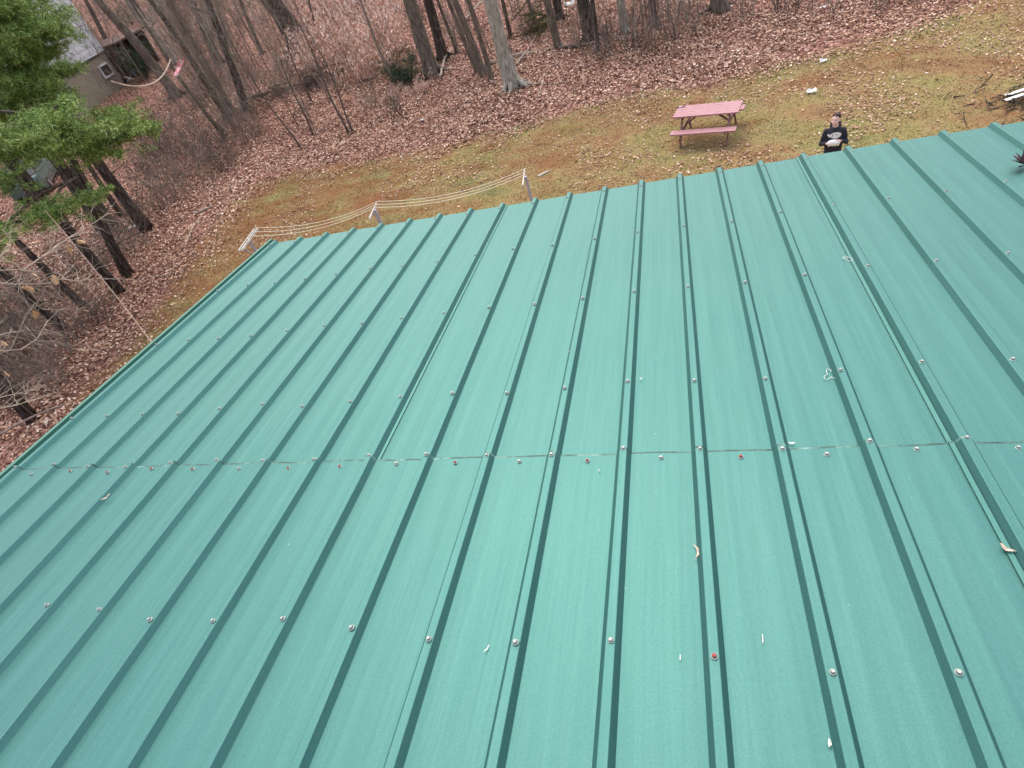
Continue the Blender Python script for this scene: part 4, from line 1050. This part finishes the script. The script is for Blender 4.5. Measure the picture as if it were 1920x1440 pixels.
tw.build("twigs", m_twigl, sap, origin=sb0)
for px, py, d_, s_ in ((100, 515, 9.2, .16), (40, 540, 9, .17), (60, 582, 9.2, .16), (125, 462, 9.3, .14), (145, 450, 9.5, .13), (58, 512, 9, .09), (10, 455, 9, .06), (160, 582, 9.6, .05), (8, 695, 8.5, .10), (2, 640, 8.6, .09)):
    c = at(px, py, d_); lm = MB(); d = Vector((random.gauss(0, .5), random.gauss(0, .5), -1)).normalized()
    for _ in range(2 if s_ > .12 else 1):
        sd_ = d.cross(dvec()).normalized(); L_ = s_ * .8; up_ = d.cross(sd_) * .2 * L_; pts = []
        for t, w_ in ((0, .04), (.2, .3), (.32, .16), (.5, .42), (.62, .2), (.8, .3), (1, .02)):
            pts += [c + d * t * L_ - sd_ * w_ * L_ * .8 + up_ * w_ * 2, c + d * t * L_, c + d * t * L_ + sd_ * w_ * L_ * .8 + up_ * w_ * 2]
        fs = []
        for i in range(6):
            for j in range(2): q = i * 3 + j; fs.append((q, q + 1, q + 4, q + 3))
        lm.add(pts, fs); d = (d + dvec() * .8).normalized()
    lm.build("leaf", m_twigleaf, sap, origin=sb0)

# thin wire slanting down to the roof from the left woods
a = at(85, 395, 15); b_ = at(292, 652, 5.2)
mb = MB(); mb.tube([a.lerp(b_, i / 12) + Vector((0, 0, -.35 * math.sin(PH * i / 12))) for i in range(13)], .0045, 4)
tag(mb.build("wire", m_log, origin=a), "thin tan wire slanting from the pines down to the roof's left edge", "wire")

# ------------------------------------------------------------------ house far left
m_white = noisy("white_siding", [(.3, (.62, .66, .70)), (.7, (.74, .77, .80))], 2, .6)
m_tan = noisy("tan_foundation", [(.3, (.24, .215, .16)), (.7, (.34, .30, .23))], 4, .9)
m_glass = mat("dark_glass", (.02, .025, .03), .35, 0, .5); m_frame = mat("white_frame", (.7, .72, .72), .5)
hb = gp(236, 158); hl = gp(150, 222)
ax = Vector((hl.x - hb.x, hl.y - hb.y, 0)).normalized()                 # along the wall, to the left
Q_ = ray(205, 150)[:2]; nn = Vector((ax.y, -ax.x, 0))
if nn.dot(Vector((CAM[0] - hb.x, CAM[1] - hb.y, 0))) < 0: nn = -nn
hang = math.atan2(ax.y, ax.x)
hs = thing("white_house", (hb.x, hb.y, hb.z), "white sided house with a tan basement storey seen through the trees at the top left", "house", rz=hang)
# local: x along wall to the left, y away from the viewer or towards it
sgn = 1 if (Matrix.Rotation(hang, 3, 'Z') @ Vector((0, 1, 0))).dot(nn) > 0 else -1
def hl_(mb, name, m, par=hs): ob = mb.build(name, m); ob.parent = par; return ob
WL, WD, H1, H2 = 11.0, 8.0, 2.3, 5.2
mb = MB(); mb.box((WL / 2, -sgn * WD / 2, H1 / 2 - .8), (WL, WD, H1 + 1.6)); hl_(mb, "foundation", m_tan)
mb = MB()
nb = 26
for i in range(nb):
    mb.box((WL / 2, -sgn * WD / 2, H1 + .1 + (i + .5) * H2 / nb), (WL + .10 + (.03 if i % 2 else 0), WD + .10 + (.03 if i % 2 else 0), H2 / nb))
hl_(mb, "wall", m_white)
mb = MB(); mb.box((WL / 2, -sgn * WD / 2, H1 + .04), (WL + .16, WD + .16, .11)); hl_(mb, "sill_board", m_barkd)
mb = MB(); zt_ = H1 + H2 + .1
mb.add([(-.5, -.5 * -sgn, zt_), (WL + .5, -.5 * -sgn, zt_), (WL + .5, -sgn * (WD + .5), zt_), (-.5, -sgn * (WD + .5), zt_), (-.5, -sgn * WD / 2, zt_ + 2.2), (WL + .5, -sgn * WD / 2, zt_ + 2.2)],
       [(0, 1, 5, 4), (2, 3, 4, 5), (0, 4, 3), (1, 2, 5), (3, 2, 1, 0)]); hl_(mb, "roof", mat("shingles", (.07, .07, .075), .9))
def win(x, z, w_, h_):
    y = sgn * .06; fr = MB()
    for dx in (-w_ / 2, w_ / 2): fr.box((x + dx, y, z), (.12, .12, h_ + .12))
    for dz in (-h_ / 2, h_ / 2): fr.box((x, y, z + dz), (w_ - .12, .12, .12))
    fo = hl_(fr, "window", m_frame); pn = MB(); pn.box((x, y - sgn * .03, z), (w_ - .1, .06, h_ - .1)); pn.box((x, y + sgn * .005, z), (.05, .03, h_ - .12)); po = pn.build("pane", m_glass); po.parent = fo
win(1.15, 1.35, 1.15, .75); win(3.2, 5.0, 1.5, 2.2); win(7.4, 5.0, 1.5, 2.0); win(6.6, 1.35, 1.15, .75)
# open fronted dark shed behind, right of the house
sp = gp(300, 112); sg = thing("open_shed", sp, "low brown shed with a black open front right of the white house", "shed", rz=hang)
m_shed = noisy("brown_boards", [(.3, (.06, .03, .026)), (.7, (.12, .065, .055))], 5, .9)
def so_(mb, name, m): ob = mb.build(name, m); ob.parent = sg; return ob
W_, D_, H_ = 4.6, 3.5, 2.1
mb = MB()
for x in (0, W_): mb.box((x, -sgn * D_ / 2, H_ / 2), (.12, D_, H_ + .3))
mb.box((W_ / 2, -sgn * D_, H_ / 2), (W_ + .12, .12, H_ + .3)); so_(mb, "wall", m_shed)
mb = MB(); mb.beam((-.3, -sgn * D_ / 2, H_ + .25), (W_ + .3, -sgn * D_ / 2, H_ + .25), D_ + .8, .12); so_(mb, "roof", m_shed)
for x in (.06, W_ / 2, W_ - .06):
    mb = MB(); mb.box((x, sgn * .02, H_ / 2), (.12, .12, H_)); so_(mb, "post", m_barkd)
# junk by the foundation
jp = gp(252, 148); m_bl = mat("blue_grey_plastic", (.22, .26, .38), .5)
jk = thing("plastic_crate", jp, "small blue grey crate lying by the tan foundation wall", "crate", rz=hang + .3)
mb = MB(); mb.box((0, 0, .22), (.8, .5, .06))
for s_ in (-1, 1): mb.box((s_ * .4, 0, .45), (.05, .5, .4)); mb.box((0, s_ * .25, .45), (.76, .05, .4))
ob = mb.build("crate_shell", m_bl); ob.parent = jk
mb = MB(); mb.beam((.9, -.2, .1), (1.5, .2, .3), .25, .12); mb.beam((.95, .3, .1), (1.4, -.1, .5), .1, .08); ob = mb.build("slats", m_pale); ob.parent = jk
# rope and banner
pa, pb = at(208, 152, 30), at(320, 111, 31)
mb = MB(); pts = []
for i in range(21):
    t = i / 20; q = pa.lerp(pb, t); q.z -= .55 * 4 * t * (1 - t); pts.append(q)
mb.tube(pts, .028, 6); tag(mb.build("rope", mat("pale_rope", (.72, .58, .45), .7), origin=pa), "sagging pale rope strung in front of the white house", "rope")
bp = at(339, 113, 31); bb_ = at(331, 142, 31); bv = (bb_ - bp); rt = Vector(RW[0]) * .11; m_ban = noisy("red_banner", [(.42, (.75, .14, .20)), (.5, (.80, .30, .34)), (.6, (.80, .62, .62))], 5, .7)
mb = MB()
for j in range(9):
    t = j / 8
    for i in range(4): s_ = i / 3 * 2 - 1; mb.v.append(tuple(bp + bv * t + rt * s_ + Vector((0, .08, 0)) * math.sin(t * 5 + s_)))
for j in range(8):
    for i in range(3): q = j * 4 + i; mb.f.append((q, q + 1, q + 5, q + 4)); mb.m.append(0)
ob = mb.build("banner", m_ban, origin=bp); tag(ob, "faded red and white cloth strip hanging from a tree by the rope's end", "banner"); sm = ob.modifiers.new("s", 'SOLIDIFY'); sm.thickness = .01

# ------------------------------------------------------------------ teal car behind the pines
cp_ = gp(78, 352); car = thing("parked_car", cp_, "teal car half hidden behind the pine boughs at the left", "car", rz=hang + .5)
m_car = mat("teal_paint", (.09, .15, .15), .3, .3, .6); m_tyre = mat("tyre", (.02, .02, .02), .9); m_rim = mat("rim", (.4, .4, .42), .4, .8)
def cobj(mb, name, m, par=car, sm_=False): ob = mb.build(name, m, smooth=sm_); ob.parent = par; return ob
def loft(mb, secs, w_):
    """secs: list of (x, z_low, z_high, halfwidth)"""
    o = len(mb.v)
    for x, zl, zh, hw in secs:
        for y, z in ((-hw, zl), (-hw * 1.03, (zl + zh) / 2), (-hw * .93, zh), (hw * .93, zh), (hw * 1.03, (zl + zh) / 2), (hw, zl)): mb.v.append((x, y, z))
    for i in range(len(secs) - 1):
        for j in range(6): a = o + i * 6 + j; b2 = o + i * 6 + (j + 1) % 6; mb.f.append((a, b2, b2 + 6, a + 6)); mb.m.append(0)
    mb.f.append(tuple(o + j for j in range(6))[::-1]); mb.m.append(0); e_ = o + (len(secs) - 1) * 6; mb.f.append(tuple(e_ + j for j in range(6))); mb.m.append(0)
mb = MB(); loft(mb, [(-2.2, .35, .72, .74), (-2.05, .28, .88, .84), (-1.2, .26, .95, .88), (.9, .26, .98, .88), (1.9, .26, 1.0, .86), (2.15, .3, .95, .80), (2.22, .38, .8, .74)], 0); body_ = cobj(mb, "body", m_car)
mb = MB(); loft(mb, [(-.85, .97, .99, .74), (-.15, .97, 1.42, .62), (1.1, .97, 1.44, .62), (1.75, .98, 1.02, .72)], 0); cobj(mb, "windows", m_glass)
mb = MB(); mb.box((.48, 0, 1.445), (1.25, 1.12, .035)); cobj(mb, "roof", m_car)
for x in (-1.35, 1.35):
    for s_ in (-1, 1):
        mb = MB(); mb.tube([(x, s_ * .74, .31), (x, s_ * .90, .31)], .31, 16); wh = cobj(mb, "wheel", m_tyre); mb = MB(); mb.tube([(x, s_ * .86, .31), (x, s_ * .915, .31)], .19, 12); r_ = mb.build("rim", m_rim); r_.parent = wh
for s_ in (-1, 1):
    mb = MB(); mb.ball((-2.12, s_ * .6, .72), (.08, .16, .08)); cobj(mb, "headlight", m_frame)

# ------------------------------------------------------------------ litter and the wood pile at the right
def scrap(px, w_, label, name="paper_scrap", cat="litter", m=None):
    b0 = gp(*px); mb = MB(); n = 5
    dx = (gp(px[0] + w_, px[1]) - b0); sz_ = dx.length / 2
    for j in range(n):
        for i in range(n):
            x, y = (i / 4 - .5) * 2 * sz_, (j / 4 - .5) * 1.4 * sz_
            mb.v.append((b0.x + x + random.gauss(0, .1) * sz_, b0.y + y + random.gauss(0, .1) * sz_, b0.z + .06 + abs(random.gauss(0, .35)) * sz_))
    for j in range(n - 1):
        for i in range(n - 1): q = j * n + i; mb.f.append((q, q + 1, q + n + 1, q + n)); mb.m.append(0)
    ob = mb.build(name, m or m_white2, origin=b0); so2 = ob.modifiers.new("s", 'SOLIDIFY'); so2.thickness = .008; tag(ob, label, cat)
m_white2 = mat("white_litter", (.85, .85, .84), .6)
scrap((1521, 175), 17, "crumpled white paper on the grass above the person")
scrap((1543, 118), 13, "small white scrap at the edge of the leaf slope")
scrap((1542, 18), 9, "tiny white scrap high on the leaf slope near the top border")
scrap((1068, 11), 14, "white scrap behind the broad dark double trunk", m=m_white2)
scrap((1737, 141), 5, "pale fleck of litter on the right part of the lawn")
scrap((792, 228), 5, "tiny white scrap on the leaves above the lawn's dark edge")
heap("branch_pile", "pile of dark sticks and charred scraps at the right border", "branch heap", (1938, 190), 170, .6, .6, .08, m_barkd, .4, .018, .42)
bz = gp(1925, 184); rdir = (gp(1919, 178) - gp(1895, 186)).normalized()
wm = thing("scrap_boards", bz, "white weathered boards lying on the pile at the right border", "boards")
for i, (o_, l_) in enumerate(((.0, .9), (.14, .7), (-.2, .45))):
    mb = MB(); q = Vector((-.2 * i, o_, .10 + .03 * i)); mb.beam(q - rdir * l_ * .35, q + rdir * l_ * .65, .09, .02); ob = mb.build("board", m_white2); ob.parent = wm
